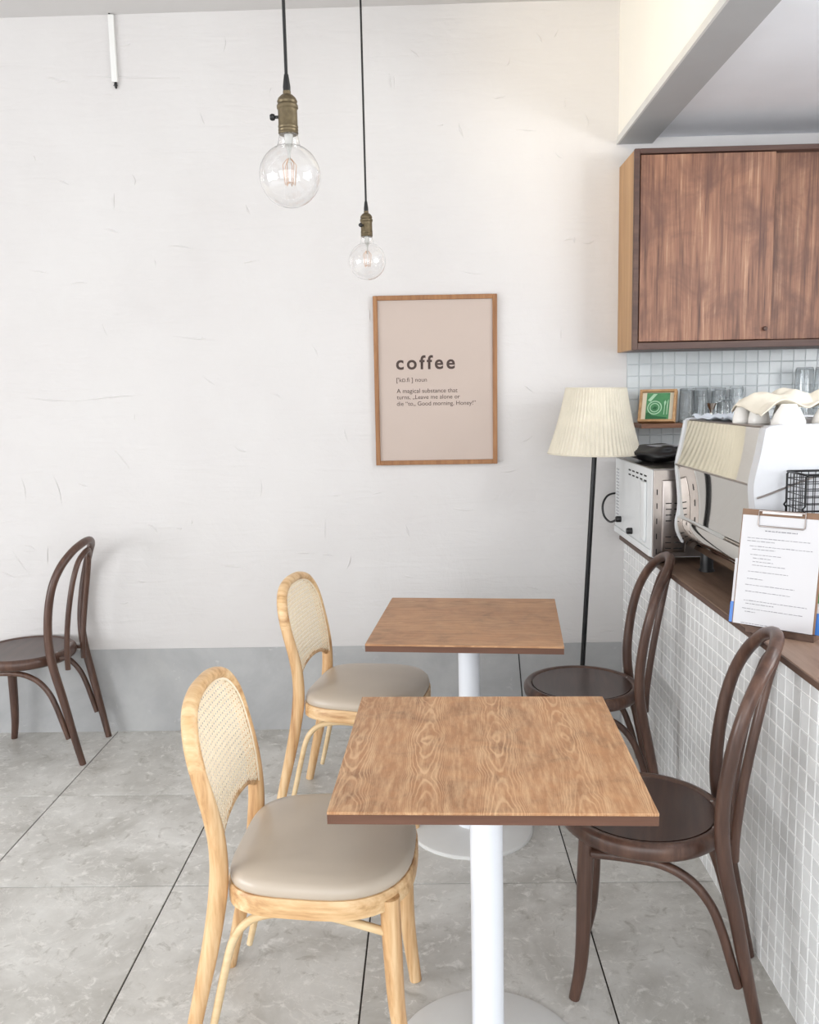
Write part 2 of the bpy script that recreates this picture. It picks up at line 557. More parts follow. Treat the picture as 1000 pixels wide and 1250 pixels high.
# ================================================================== SETTING
# ---- floor with its tiles
tp = 0.623
fl = tag(box('floor', XL, XR, YF, D, -0.06, -0.004, M['joint']), kind='structure')
tag(fl, 'grey concrete look floor tiles with thin dark joints')
xs = [-0.815 + k*tp for k in range(-7, 7)]
xs = [XL] + [x for x in xs if XL + 0.03 < x < XR-0.03] + [XR]
ys = [YF] + sorted([3.130 - k*tp for k in range(0, 9) if 3.130-k*tp > YF+0.03]) + [D]
gap = 0.0024
cache = {}
for i in range(len(xs)-1):
    for j in range(len(ys)-1):
        wx, wy = xs[i+1]-xs[i]-2*gap, ys[j+1]-ys[j]-2*gap
        key = (round(wx, 3), round(wy, 3))
        if key not in cache:
            bm = bmesh.new()
            add_box(bm, -wx/2, wx/2, -wy/2, wy/2, -0.012, 0.0)
            top = [e for e in bm.edges if all(v.co.z > -0.001 for v in e.verts)]
            bmesh.ops.bevel(bm, geom=top, offset=0.0008, segments=1, affect='EDGES')
            me = bpy.data.meshes.new('floor_tile'); bmesh.ops.recalc_face_normals(bm, faces=bm.faces); bm.to_mesh(me); bm.free()
            me.materials.append(M['tile'])
            cache[key] = me
        o = link('floor_tile', cache[key], None, fl)
        o.location = ((xs[i]+xs[i+1])/2, (ys[j]+ys[j+1])/2, 0)

# ---- walls, ceiling
wb = tag(box('wall_back', XL-0.15, XR+0.15, D, D+0.15, -0.06, ZC+0.15, M['plaster']), 'rough white plaster wall', kind='structure')
tag(box('ceiling', XL-0.15, 0.87, YF-0.15, D, ZC, ZC+0.12, M['ceiling']), kind='structure')
tag(box('ceiling_bar', 0.93, XR, YF, D, 2.522, 2.60, M['barceil']), kind='structure')
bb = tag(box('baseboard_back', XL, XC-0.003, D-0.004, D+0.01, 0, 0.385, M['cement']), 'smooth grey cement band along the foot of the wall', kind='structure')
bm_ = tag(box('ceiling_beam', 0.807, 0.945, YF, D, 2.512, ZC+0.12, M['beam']), 'cream dropped beam above the counter', kind='structure')
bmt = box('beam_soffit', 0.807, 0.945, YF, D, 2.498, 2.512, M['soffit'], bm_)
for z0, z1, dx in ((2.498, 2.512, 0.008), (2.516, 2.528, 0.005)):
    box('beam_moulding', 0.807-dx, 0.807, YF, D, z0, z1, M['trim'], bm_)


def wall_with_hole(name, axis, pos, thick, a0, a1, h0, h1, z0, z1):
    """Wall in the plane axis=pos with one opening a.. = h0..h1, z0..z1."""
    bm = bmesh.new()
    for (p, q, r, s) in ((a0, h0, 0, ZC), (h1, a1, 0, ZC), (h0, h1, 0, z0), (h0, h1, z1, ZC)):
        if q-p < 1e-4 or s-r < 1e-4: continue
        if axis == 1: add_box(bm, p, q, pos-thick, pos, r, s)
        else: add_box(bm, pos-thick, pos, p, q, r, s)
    return tag(fin(bm, name, M['plaster']), kind='structure')


wall_with_hole('wall_left', 0, XL, 0.15, YF, D, -1.9, 1.5, 0.3, 2.4)
wall_with_hole('wall_right', 0, XR+0.15, 0.15, YF, D, 0.0, 1.8, 1.0, 2.3)
wall_with_hole('wall_front', 1, YF, 0.15, XL, XR, -2.8, 1.8, 0.1, 2.6)


def window(name, axis, pos, h0, h1, z0, z1, n):
    r = bpy.data.objects.new(name, None); COL.objects.link(r)
    tag(r, kind='structure')
    def bx_(nm, a, b, c, d, t, mat):
        if axis == 1: return box(nm, a, b, pos-0.09-t, pos-0.09+t, c, d, mat, r)
        return box(nm, pos-0.09-t, pos-0.09+t, a, b, c, d, mat, r)
    bx_('window_frame', h0, h1, z0, z0+0.05, 0.03, M['winframe'])
    bx_('window_frame', h0, h1, z1-0.05, z1, 0.03, M['winframe'])
    for k in range(n+1):
        a = h0 + (h1-h0-0.05)*k/n
        bx_('window_mullion', a, a+0.05, z0+0.05, z1-0.05, 0.03, M['winframe'])
    for k in range(n):
        a = h0 + (h1-h0-0.05)*k/n + 0.05; b = h0 + (h1-h0-0.05)*(k+1)/n
        bx_('pane', a, b, z0+0.05, z1-0.05, 0.003, M['pane'])


window('window_1', 1, YF, -2.8, 1.8, 0.1, 2.6, 4)
window('window_2', 0, XL, -1.9, 1.5, 0.3, 2.4, 3)
window('added_window', 0, XR+0.18, 0.0, 1.8, 1.0, 2.3, 2)  # added unseen opening on the right, only to let fill light into the bar

# ---- trowel ridges on the white plaster
def wall_pt(px, py, y=D):
    d = fw + R2*((px-500)/F_PX) - U2*((py-625)/F_PX)
    return Vector((0, 0, HC)) + d*(y/d.y)


bm = bmesh.new()
RIDGES = [((28, 485), (92, 490)), ((92, 490), (175, 482)), ((210, 410), (262, 415)), ((247, 459), (265, 471)), ((140, 550), (158, 572)),
          ((285, 545), (304, 552)), ((26, 583), (31, 612)), ((397, 630), (397, 658)), ((318, 584), (318, 606)), ((15, 672), (36, 702)),
          ((30, 666), (44, 672)), ((28, 672), (44, 673)), ((58, 666), (58, 690)), ((95, 590), (108, 594)), ((164, 505), (165, 515)),
          ((215, 644), (222, 645)), ((168, 708), (178, 710)), ((360, 675), (385, 676)), ((65, 580), (76, 618)), ((2, 698), (18, 705)),
          ((100, 93), (220, 95)), ((655, 40), (662, 52)), ((676, 46), (682, 35)), ((630, 158), (655, 160)), ((690, 120), (691, 134)),
          ((640, 715), (660, 720)), ((733, 768), (752, 769)), ((728, 772), (748, 771)), ((640, 470), (652, 480)), ((636, 540), (650, 532)),
          ((500, 60), (512, 70)), ((560, 330), (590, 334)), ((205, 300), (236, 304)), ((300, 250), (306, 262)), ((70, 220), (84, 226)),
          ((330, 480), (345, 488)), ((420, 520), (425, 540)), ((380, 420), (388, 436)), ((180, 640), (192, 650)), ((270, 690), (300, 693)),
          ((552, 620), (580, 622)), ((495, 640), (500, 655)), ((35, 330), (60, 334)), ((125, 395), (131, 410)), ((560, 150), (566, 168))]
for _ in range(42):
    a_ = (random.uniform(5, 745), random.uniform(25, 770))
    th_ = random.choice((random.uniform(-.3, .3), random.uniform(1.2, 1.9), random.uniform(0, PI)))
    L_ = random.uniform(5, 22)
    RIDGES.append((a_, (a_[0]+L_*math.cos(th_), a_[1]+L_*math.sin(th_))))
for (a, b) in RIDGES:
    A, B = wall_pt(*a), wall_pt(*b)
    mid = (A+B)/2 + Vector((random.uniform(-.006, .006), 0, random.uniform(-.006, .006)))
    r = random.uniform(0.0030, 0.0052)
    add_tube(bm, [A, mid, B], [(0.0003, 0.0006), (r*0.8, r), (0.0003, 0.0006)], 5, (0, 1, 0), 4)
tag(fin(bm, 'plaster_ridge', M['plaster'], wb, True), kind='stuff')

# ---- mosaic of the back wall below the wall cabinet
def tile_mesh(name, s, h, mat):
    """Square tile s wide, h thick, face towards local +Z, bevelled."""
    bm = bmesh.new()
    b = 0.0015
    lo = [bm.verts.new((x*s/2, y*s/2, 0)) for x, y in ((-1, -1), (1, -1), (1, 1), (-1, 1))]
    mi = [bm.verts.new((x*s/2, y*s/2, h-b)) for x, y in ((-1, -1), (1, -1), (1, 1), (-1, 1))]
    t = [bm.verts.new((x*(s/2-b), y*(s/2-b), h)) for x, y in ((-1, -1), (1, -1), (1, 1), (-1, 1))]
    for A, B in ((lo, mi), (mi, t)):
        for k in range(4): bm.faces.new((A[k], A[(k+1) % 4], B[(k+1) % 4], B[k]))
    bm.faces.new(t)
    bmesh.ops.recalc_face_normals(bm, faces=bm.faces)
    me = bpy.data.meshes.new(name); bm.to_mesh(me); bm.free()
    me.materials.append(mat)
    return me


def stuff_tiles(name, me, mats, mat, parent):
    bm = bmesh.new()
    for mt in mats:
        k = len(bm.verts)
        bm.from_mesh(me)
        bm.verts.ensure_lookup_table()
        bmesh.ops.transform(bm, matrix=mt, verts=bm.verts[k:])
    o = bpy.data.meshes.new(name); bm.to_mesh(o); bm.free()
    ob = link(name, o, mat, parent)
    return tag(ob, kind='stuff')


box('tile_bed', 0.853, XR, D-0.006, D, ZW, 1.66, M['wgrout'], wb)
wm = tile_mesh('wall_mosaic', 0.0475, 0.004, M['wmosaic'])
pw = 0.050
rest = []
for i in range(33):
    for j in range(15):
        x = 0.853 + pw*(i+0.5); z = 1.652 - pw*(j+0.5)
        tilt = Rx(random.uniform(-.012, .012)) @ Ry(random.uniform(-.012, .012))
        mt = T(x, D-0.005, z) @ Rx(PI/2) @ tilt
        if x < 1.75 and z > 1.35:
            o = link('mosaic_tile', wm, None, wb); o.matrix_local = mt
        else: rest.append(mt)
stuff_tiles('mosaic_field', wm, rest, M['wmosaic'], wb)

# ---- tiled counter with its worktop
ct = thing('tiled_counter', 'bar counter faced with small glossy white square tiles under the wooden worktop', 'counter', (0, 0, 0))
YB0 = 0.35
box('counter_body', XC+0.0028, 1.42, YB0, D-0.001, 0, 0.8485, M['grout'], ct)
cm = tile_mesh('counter_mosaic', 0.0415, 0.0032, M['mosaic'])
pc = 0.04455
cand = []
ny = int((D-YB0)/pc); nz = 19
for i in range(ny):
    for j in range(nz):
        y = D-0.006-pc*(i+0.5); z = 0.0015+pc*(j+0.5)
        v = Vector((XC, y, z)) - Vector((0, 0, HC)); dz = v.dot(fw)
        px, py = 500+F_PX*v.dot(R2)/dz, 625-F_PX*v.dot(U2)/dz
        mt = T(XC+0.0043, y, z) @ Ry(-PI/2) @ Rx(random.uniform(-.02, .02)) @ Ry(random.uniform(-.02, .02))
        cand.append((0 if (px < 1000 and py < 1250 and dz > 0) else 1, dz, mt))
cand.sort(key=lambda q: q[:2])
for q in cand[:300]:
    o = link('mosaic_tile', cm, None, ct); o.matrix_local = q[2]
stuff_tiles('mosaic_field', cm, [q[2] for q in cand[300:]], M['mosaic'], ct)

wk = thing('worktop', 'dark walnut worktop running along the top of the tiled counter', 'worktop', (0, 0, 0))
box('board', 0.8305, 1.46, YB0-0.02, D-0.0065, 0.849, ZW, M['worktop'], wk, 0.002, 1)
box('edge_band', 0.8280, 0.8305, YB0-0.02, D-0.0065, 0.850, ZW-0.0015, M['worktop_edge'], wk)


# ================================================================== TABLES
def cafe_table(label, loc, rz, topmat):
    t = thing('cafe_table', label, 'table', loc, rz, 'square pedestal tables')
    W, Dp, h = 0.602, 0.611, 0.743
    tp_ = box('tabletop', -W/2, W/2, -Dp/2, Dp/2, h-0.006, h, topmat, t, 0.001, 1)
    box('edge_band', -W/2+0.0005, W/2-0.0005, -Dp/2+0.0005, Dp/2-0.0005, h-0.024, h-0.006, M['edge'], tp_)
    box('mount_plate', -0.14, 0.14, -0.14, 0.14, h-0.032, h-0.024, M['black_metal'], t, 0.002, 1)
    lathe('column', [(0, h-0.032), (0.036, h-0.032), (0.036, 0.05), (0.036, 0.014), (0, 0.014)], M['white_metal'], t, 40)
    lathe('collar', [(0.036, 0.036), (0.043, 0.034), (0.046, 0.026), (0.046, 0.016), (0.036, 0.016)], M['white_metal'], t, 40)
    lathe('base_plate', [(0, 0.019), (0.10, 0.0185), (0.195, 0.013), (0.210, 0.010), (0.214, 0.006), (0.214, 0.0), (0, 0.0)], M['base_metal'], t, 64, angle=25)
    return t


cafe_table('square wooden pedestal table nearest the camera, with lengthwise oak grain', (0.1125, 1.799, 0), math.radians(-1.83), M['top_a'])
cafe_table('square wooden pedestal table behind the nearer one, closer to the wall', (0.125, 2.855, 0), math.radians(-5.6), M['top_b'])


# ================================================================== DARK BENTWOOD CHAIRS (front towards local +X)
def bentwood():
    t = thing('bentwood_chair', 'x', 'chair', group='dark bentwood cafe chairs')
    w = M['dark_wood']
    ring = [(0.176, 0.418), (0.194, 0.416), (0.203, 0.424), (0.206, 0.438), (0.204, 0.452), (0.196, 0.4605), (0.186, 0.461), (0.178, 0.457), (0.1745, 0.452), (0.174, 0.43), (0.176, 0.418)]
    lathe('seat_ring', ring, w, t, 56, Matrix.Diagonal((1.0, 1.0, 1, 1)), 60)
    lathe('seat', [(0, 0.4555), (0.10, 0.4555), (0.16, 0.4565), (0.1742, 0.4575), (0.1742, 0.435), (0, 0.435)], M['dark_seat'], t, 48, None, 40)
    # rear legs and outer back loop: one bent rod
    half = [(-0.275, 0.148, 0.0), (-0.250, 0.154, 0.12), (-0.216, 0.158, 0.29), (-0.187, 0.164, 0.43), (-0.180, 0.170, 0.54),
            (-0.192, 0.176, 0.66), (-0.214, 0.172, 0.76), (-0.243, 0.148, 0.835), (-0.274, 0.105, 0.887), (-0.292, 0.052, 0.911)]
    hr = [0.0135, 0.015, 0.0165, 0.0175, 0.017, 0.0165, 0.016, 0.016, 0.016, 0.016]
    mid = (-0.298, 0, 0.918)
    pts = half + [mid] + [(x, -y, z) for (x, y, z) in reversed(half)]
    tube('back_loop', pts, hr + [0.016] + hr[::-1], w, t, 12, (1, 0, 0), 5)
    # inner loop, its ends running down behind the seat ring
    ih = [(-0.214, 0.083, 0.388), (-0.216, 0.085, 0.46), (-0.226, 0.089, 0.56), (-0.241, 0.088, 0.66), (-0.260, 0.080, 0.76), (-0.278, 0.058, 0.835), (-0.292, 0.028, 0.868)]
    im = (-0.297, 0, 0.878)
    tube('inner_loop', ih + [im] + [(x, -y, z) for (x, y, z) in reversed(ih)], 0.0115, w, t, 10, (1, 0, 0), 5)
    for s in (-1, 1):
        tube('leg', [(0.125, s*0.122, 0.42), (0.130, s*0.128, 0.30), (0.132, s*0.130, 0.18), (0.138, s*0.135, 0.08), (0.152, s*0.143, 0.0)],
             [0.021, 0.0195, 0.018, 0.016, 0.0135], w, t, 12, None, 5)
        tube('brace', [(0.112, s*0.140, 0.390), (0.03, s*0.148, 0.396), (-0.05, s*0.152, 0.392), (-0.115, s*0.154, 0.363), (-0.160, s*0.156, 0.312), (-0.187, s*0.157, 0.25),
                       (-0.208, s*0.156, 0.18), (-0.226, s*0.155, 0.115)], [0.0115]*7+[0.0105], w, t, 10, None, 5)
        tube('spacer', [(-0.183, s*0.082, 0.438), (-0.212, s*0.084, 0.438)], 0.009, w, t, 10)
        lathe('screw', [(0, 0.004), (0.0035, 0.003), (0.005, 0), (0, 0)], M['steel'], t, 10, T(-0.168, s*0.07, 0.4575))
    return t


b0 = bentwood()
b0.location = (0.524, 2.085, 0); b0.rotation_euler.z = math.radians(164)
b0['label'] = 'dark bentwood chair nearest the camera, pushed under the nearer table, back against the counter'
b1 = copy_tree(b0)
b1.location = (0.535, 3.025, 0); b1.rotation_euler.z = math.radians(174)
b1['label'] = 'dark bentwood chair between the far table and the counter, in front of the floor lamp'
b2 = copy_tree(b0)
b2.location = (-1.733, 3.565, 0); b2.rotation_euler.z = math.radians(180)
b2['label'] = 'dark bentwood chair standing alone by the white wall at the left edge'


# ================================================================== CANE-BACK CHAIRS (front towards local +X)
def resample(half, z):
    for a, b in zip(half, half[1:]):
        if a[2] <= z <= b[2] and b[2] > a[2]:
            k = (z-a[2])/(b[2]-a[2])
            return a[0]+(b[0]-a[0])*k, a[1]+(b[1]-a[1])*k
    return half[-1][0], half[-1][1]


def cane_chair():
    t = thing('cane_chair', 'x', 'chair', group='natural wood cane-back chairs')
    w = M['ash']
    # back outline, one half
    half = [(-0.310, 0.185, 0.0), (-0.272, 0.178, 0.16), (-0.235, 0.172, 0.32), (-0.216, 0.166, 0.44), (-0.213, 0.168, 0.53),
            (-0.222, 0.175, 0.61), (-0.242, 0.181, 0.700), (-0.258, 0.170, 0.770), (-0.271, 0.132, 0.820), (-0.278, 0.070, 0.843)]
    top = (-0.280, 0, 0.848)
    fine = spline(half + [top] + [(x, -y, z) for (x, y, z) in reversed(half)], 8)
    J = 6*8+2       # joint of leg and top rail
    n = len(fine)
    for s in (1, -1):
        pts = [(x, s*y, z) for (x, y, z) in fine[:J+1]]
        rad = []
        for k in range(len(pts)):
            z = pts[k][2]
            ra = 0.0155 + 0.0065*max(0, 1-abs(z-0.44)/0.42)
            rad.append((ra, 0.0135 + 0.002*min(1, z/0.3)))
        tube('rear_leg', pts, rad, w, t, 14, (1, 0, 0))
    pts = fine[J-1:n-J+1]
    tube('top_rail', pts, [(0.0185, 0.0155)]*len(pts), M['ash_h'], t, 14, (1, 0, 0))
    # lower rail of the cane panel, arched
    zr = 0.545
    rail = [(-0.214, 0.160, 0.528), (-0.219, 0.10, 0.556), (-0.222, 0.0, 0.566), (-0.219, -0.10, 0.556), (-0.214, -0.160, 0.528)]
    tube('lower_rail', rail, (0.010, 0.009), w, t, 10, (1, 0, 0), 6)
    # bead around the cane
    hf = spline(half + [top], 10)
    def surf(y, z):
        x, yw = resample(hf, min(z, 0.8475))
        # slightly hollow across
        q = (y/0.18)
        return x + 0.010 - 0.010*(1-q*q)
    inset = 0.011
    def halfw(z):
        if z >= 0.848-inset: return -1
        x, yw = resample(hf, z+inset*max(0, (z-0.66)/0.18))
        return yw - inset
    def zlow(y): return 0.566 - 0.038*(abs(y)/0.16)**2 + 0.006
    def inside(y, z): return z > zlow(y) and z < 0.836 and abs(y) < halfw(z)
    bm = bmesh.new()
    th = 0.0007
    def ribbon(p0, d, L, wd, off):
        step = 0.005
        m = int(L/step)
        run = []
        def flush():
            if len(run) >= 2:
                nx, nz = -d[1]*wd/2, d[0]*wd/2
                A = []
                for (y, z) in run:
                    A.append((bm.verts.new((surf(y, z)+off, y+nx, z+nz)), bm.verts.new((surf(y, z)+off, y-nx, z-nz))))
                for a, b in zip(A, A[1:]): bm.faces.new((a[0], b[0], b[1], a[1]))
            run.clear()
        cnt = 0
        for k in range(m+1):
            y, z = p0[0]+d[0]*step*k, p0[1]+d[1]*step*k
            if inside(y, z):
                run.append((y, z))
            else: flush()
        flush()
    sp = 0.0135
    for k in range(-15, 16):
        for o_ in (-0.0016, 0.0016):
            ribbon((k*sp+o_, 0.50), (0, 1), 0.40, 0.0030, 0.0)
    for k in range(32):
        for o_ in (-0.0016, 0.0016):
            ribbon((-0.2, 0.515+k*sp+o_), (1, 0), 0.40, 0.0030, 0.0008*(1 if o_ > 0 else -1))
    r2 = math.sqrt(0.5)
    for k in range(-34, 36):
        z0 = 0.515+(k+14)*sp
        ribbon((-0.2, z0-0.2), (r2, r2), 0.58, 0.0020, 0.0014)
        ribbon((-0.2, z0+0.2), (r2, -r2), 0.58, 0.0020, -0.0014)
    cp = fin(bm, 'cane_panel', M['cane'], t)
    tag(cp, 'woven cane back panel', kind='stuff')
    sm = cp.modifiers.new('thickness', 'SOLIDIFY'); sm.thickness = 0.0009
    # binding strip round the edge of the weave
    edge = []
    for k in range(60):
        a = k/59
        z = 0.535 + (0.834-0.535)*a
        hw = halfw(z)
        if hw > 0: edge.append((surf(hw, z)+0.004, hw-0.001, z))
    loop = edge + [(surf(0, 0.836)+0.004, 0, 0.8365)] + [(x, -y, z) for (x, y, z) in reversed(edge)]
    tube('cane_binding', loop, (0.0022, 0.0032), M['cane'], t, 6, (1, 0, 0))
    # seat: frame ring and cushion, outline wide at the front
    def outline(s, n=56):
        o = []
        for k in range(n):
            a = 2*PI*k/n
            c, q = math.cos(a), math.sin(a)
            e = 2/2.7 if c > 0 else 2/4.6
            x = 0.210*math.copysign(abs(c)**e, c); y = 0.226*math.copysign(abs(q)**e, q)
            y *= 0.90 + 0.11*((x+0.21)/0.42) + 0.05*(1-(x/0.21)**2)
            o.append((x*s, y*s))
        return o
    bm = bmesh.new()
    rows = [(0.97, 0.398), (1.0, 0.402), (1.0, 0.438), (0.985, 0.444), (0.90, 0.444), (0.88, 0.40)]
    R_ = [[bm.verts.new((x, y, z)) for (x, y) in outline(s)] for s, z in rows]
    for A, B in zip(R_, R_[1:]+R_[:1]):
        for k in range(56): bm.faces.new((A[k], A[(k+1) % 56], B[(k+1) % 56], B[k]))
    fin(bm, 'seat_frame', M['ash_h'], t, True, 35)
    bm = bmesh.new()
    rows = [(0.955, 0.440), (0.978, 0.448), (0.982, 0.457), (0.968, 0.468), (0.93, 0.476), (0.80, 0.485), (0.55, 0.492), (0.25, 0.495), (0.02, 0.4955)]
    R_ = [[bm.verts.new((x, y, z)) for (x, y) in outline(s)] for s, z in rows]
    for A, B in zip(R_, R_[1:]):
        for k in range(56): bm.faces.new((A[k], A[(k+1) % 56], B[(k+1) % 56], B[k]))
    bm.faces.new(R_[-1]); bm.faces.new(R_[0][::-1])
    tag(fin(bm, 'seat_cushion', M['vinyl'], t, True, 80), 'taupe vinyl seat pad')
    for s in (-1, 1):
        tube('front_leg', [(0.160, s*0.168, 0.425), (0.164, s*0.166, 0.30), (0.170, s*0.158, 0.15), (0.188, s*0.148, 0.0)],
             [0.0225, 0.0215, 0.019, 0.0155], w, t, 14, None, 5)
        tube('brace', [(0.150, s*0.172, 0.345), (0.07, s*0.170, 0.366), (0.0, s*0.168, 0.380), (-0.08, s*0.168, 0.381), (-0.145, s*0.168, 0.364), (-0.187, s*0.169, 0.318),
                       (-0.212, s*0.170, 0.235), (-0.232, s*0.172, 0.15), (-0.252, s*0.174, 0.07)], [0.0095]*8+[0.008], M['rattan_rod'], t, 10, None, 5)
    return t


c0 = cane_chair()
c0.location = (-0.252, 1.925, 0); c0.rotation_euler.z = math.radians(-3)
c0['label'] = 'light wooden cane-back chair with taupe seat at the nearer table, closest to the camera'
c1 = copy_tree(c0)
c1.location = (-0.223, 3.02, 0); c1.rotation_euler.z = math.radians(-11)
c1['label'] = 'light wooden cane-back chair with taupe seat drawn up to the farther table'


# ================================================================== PENDANT BULBS
def pendant(label, bulb, knob_ang):
    x, y, z = bulb      # centre of the globe
    t = thing('pendant_bulb', label, 'pendant lamp', (x, y, z), 0, 'bare globe bulbs on black cords')
    R = 0.0625
    prof = []
    a0 = math.radians(23)
    for k in range(0, 33):
        a = PI - (PI-a0)*k/32
        prof.append((R*math.sin(a), R*math.cos(a)))
    prof[0] = (0, -R)
    prof += [(0.0225, 0.064), (0.0205, 0.070), (0.0195, 0.078), (0.0195, 0.086)]
    inner = [(max(0, r-0.0009), zz + (0.0009 if r < 0.001 else 0.0009*(-zz/R if abs(zz) < R else -0.3))) for r, zz in prof]
    lathe('glass_globe', prof + inner[::-1], M['glass'], t, 48, None, 80)
    lathe('glass_stem', [(0, 0.084), (0.010, 0.084), (0.007, 0.060), (0.003, 0.045), (0.003, 0.026), (0, 0.025)], M['milkglass'], t, 16)
    for k in range(6):
        a = 2*PI*k/6+0.3
        tube('filament', [(0.004*math.cos(a), 0.004*math.sin(a), 0.034), (0.014*math.cos(a), 0.014*math.sin(a), 0.022), (0.010*math.cos(a), 0.010*math.sin(a), -0.018), (0.003*math.cos(a+.5), 0.003*math.sin(a+.5), -0.012)],
             0.0007, M['filament'], t, 5)
    so = lathe('socket', [(0, 0.080), (0.019, 0.080), (0.0205, 0.083), (0.0195, 0.086), (0.0205, 0.089), (0.0195, 0.092), (0.0205, 0.095), (0.0195, 0.099), (0.0195, 0.128),
                     (0.0215, 0.131), (0.0215, 0.136), (0.0190, 0.140), (0.0205, 0.144), (0.018, 0.150), (0.012, 0.156), (0.008, 0.158), (0.008, 0.164), (0, 0.164)], M['brass'], t, 28, None, 30)
    c, s = math.cos(knob_ang), math.sin(knob_ang)
    kb = lathe('switch_knob', [(0, 0), (0.003, 0), (0.003, 0.008), (0.006, 0.009), (0.007, 0.014), (0.005, 0.018), (0, 0.018)], M['black'], so, 14,
               T(0.018*c, 0.018*s, 0.115) @ Rz(knob_ang) @ Ry(PI/2))
    lathe('strain_relief', [(0, 0.162), (0.0075, 0.162), (0.0078, 0.172), (0.006, 0.186), (0.0045, 0.196), (0, 0.196)], M['black'], t, 14)
    tube('cord', [(0, 0, 0.19), (0.0, 0, 0.5), (0.0, 0, ZC-z-0.02)], 0.0034, M['black'], t, 8)
    lathe('ceiling_rose', [(0, ZC-z-0.0005), (0.045, ZC-z-0.0005), (0.045, ZC-z-0.018), (0.030, ZC-z-0.026), (0, ZC-z-0.027)], M['black'], t, 28)
    return t


pendant('larger looking bare globe bulb with brass socket, hanging nearer the camera', (-0.272, 1.85, 1.945), PI)
pendant('smaller looking bare globe bulb with brass socket, hanging just above the poster', (-0.195, 3.05, 1.949), PI*1.3)

# ================================================================== POSTER
ps = thing('framed_poster', 'oak framed beige coffee definition poster on the white wall', 'poster', (0.0380, D, 1.551), 0)
ps.rotation_euler = (0, math.radians(0.25), 0)
PW, PH, fwid, fdep = 0.524, 0.716, 0.019, 0.022
for s in (-1, 1):
    bm = bmesh.new(); add_box(bm, s*PW/2-(fwid if s > 0 else 0), s*PW/2+(fwid if s < 0 else 0), -fdep, 0, -PH/2, PH/2, 0.0015, 1)
    fin(bm, 'frame_stile', M['frame_wood'], ps)
    bm = bmesh.new(); add_box(bm, -PW/2+fwid, PW/2-fwid, -fdep, 0, s*PH/2-(fwid if s > 0 else 0), s*PH/2+(fwid if s < 0 else 0), 0.0015, 1)
    fin(bm, 'frame_rail', M['frame_wood'], ps)
sheet = box('print_sheet', -PW/2+fwid, PW/2-fwid, -0.012, -0.004, -PH/2+fwid, PH/2-fwid, M['poster'], ps)


def text_mesh(name, body, x0, x1, zbase, mat, parent, y, bold=0.0, height=None, mtx=None, space=1.0):
    cu = bpy.data.curves.new(name, 'FONT')
    cu.body = body; cu.size = 1; cu.offset = bold; cu.space_character = space; cu.resolution_u = 4
    o = bpy.data.objects.new(name, cu); COL.objects.link(o)
    dg = bpy.context.evaluated_depsgraph_get(); dg.update()
    me = bpy.data.meshes.new_from_object(o.evaluated_get(dg))
    bpy.data.objects.remove(o); bpy.data.curves.remove(cu)
    a = min(v.co.x for v in me.vertices); b = max(v.co.x for v in me.vertices)
    k = (x1-x0)/(b-a)
    kz = k if height is None else height
    for v in me.vertices:
        v.co = Vector((x0+(v.co.x-a)*k, y, zbase+v.co.y*kz))
    if mtx is not None: me.transform(mtx)
    me.materials.clear()
    return link(name, me, mat, parent)


def ppx(px): return (px-531.2)*0.003455
def ppz(py): return (463.8-py)*0.003455
for body, a, b, base, bold in (('coffee', 482.4, 555.2, 449.0, 0.022), ("['k\u0252.fi ] noun", 482.6, 520.2, 464.6, 0.0), ('A magical substance that', 482.6, 558, 478.2, 0.0),
                               ('turns, \u201eLeave me alone or', 482.6, 561, 485.8, 0.0), ('die \u201cto\u201e Good morning, Honey!\u201d', 482.6, 580.5, 493.8, 0.0)):
    text_mesh('lettering', body, ppx(a), ppx(b), ppz(base), M['ink'], sheet, -0.0125, bold, None, None, 1.28 if bold else 1.0)

# ================================================================== CABLE TRUNKING top left
cdt = thing('cable_trunking', 'short white plastic cable duct running down from the ceiling, black tip', 'cable duct', (-1.262, D, 2.92))
box('duct', -0.012, 0.012, -0.016, 0, -0.125, 0.136, M['pvc'], cdt, 0.002, 1)
lathe('cable_end', [(0, 0.0), (0.005, 0), (0.007, -0.010), (0.004, -0.022), (0, -0.026)], M['black'], cdt, 10, T(0.002, -0.008, -0.125))
tube('wire', [(0.002, -0.008, -0.128), (0.010, -0.010, -0.138)], 0.0014, M['black'], cdt, 6)
tube('wire', [(0.002, -0.008, -0.128), (-0.007, -0.010, -0.139)], 0.0014, M['black'], cdt, 6)
lathe('screw', [(0, -0.003), (0.004, -0.003), (0.004, 0), (0, 0)], M['black'], cdt, 10, T(-0.006, -0.012, 0.139))

# ================================================================== FLOOR LAMP
LB = Vector((0.606, 3.50, 0))
la = thing('floor_lamp', 'black floor lamp with cream pleated shade in the corner by the counter', 'floor lamp', LB)
lathe('base', [(0, 0.028), (0.02, 0.028), (0.10, 0.020), (0.128, 0.014), (0.132, 0.008), (0.132, 0), (0, 0)], M['black_metal'], la, 48, None, 30)
lean = math.atan2(0.057, 1.235)
tube('pole', [(0, 0, 0.02), (0.0715*1.0, 0, 1.47)], 0.0100, M['black_metal'], la, 14)
sh_m = T(0.0470*1.245, 0, 1.245) @ Ry(math.radians(1.2))
NPL = 64
def pleat(u, z):
    ph = (u*NPL) % 1.0
    return 1.0 + 0.016*math.cos(2*PI*ph)
rs = []
for k in range(9):
    a = k/8
    rs.append((0.183 + (0.118-0.183)*a - 0.006*math.sin(PI*a), 0.262*a))
lathe('shade', rs + [(r-0.002, z) for r, z in reversed(rs)], M['shade'], la, NPL*6, sh_m, 80, pleat)
tube('shade_hem', [(sh_m @ Vector((0.183*math.cos(2*PI*k/48), 0.183*math.sin(2*PI*k/48), 0.002)))[:] for k in range(48)], 0.0032, M['shade'], la, 6, None, 1, True)
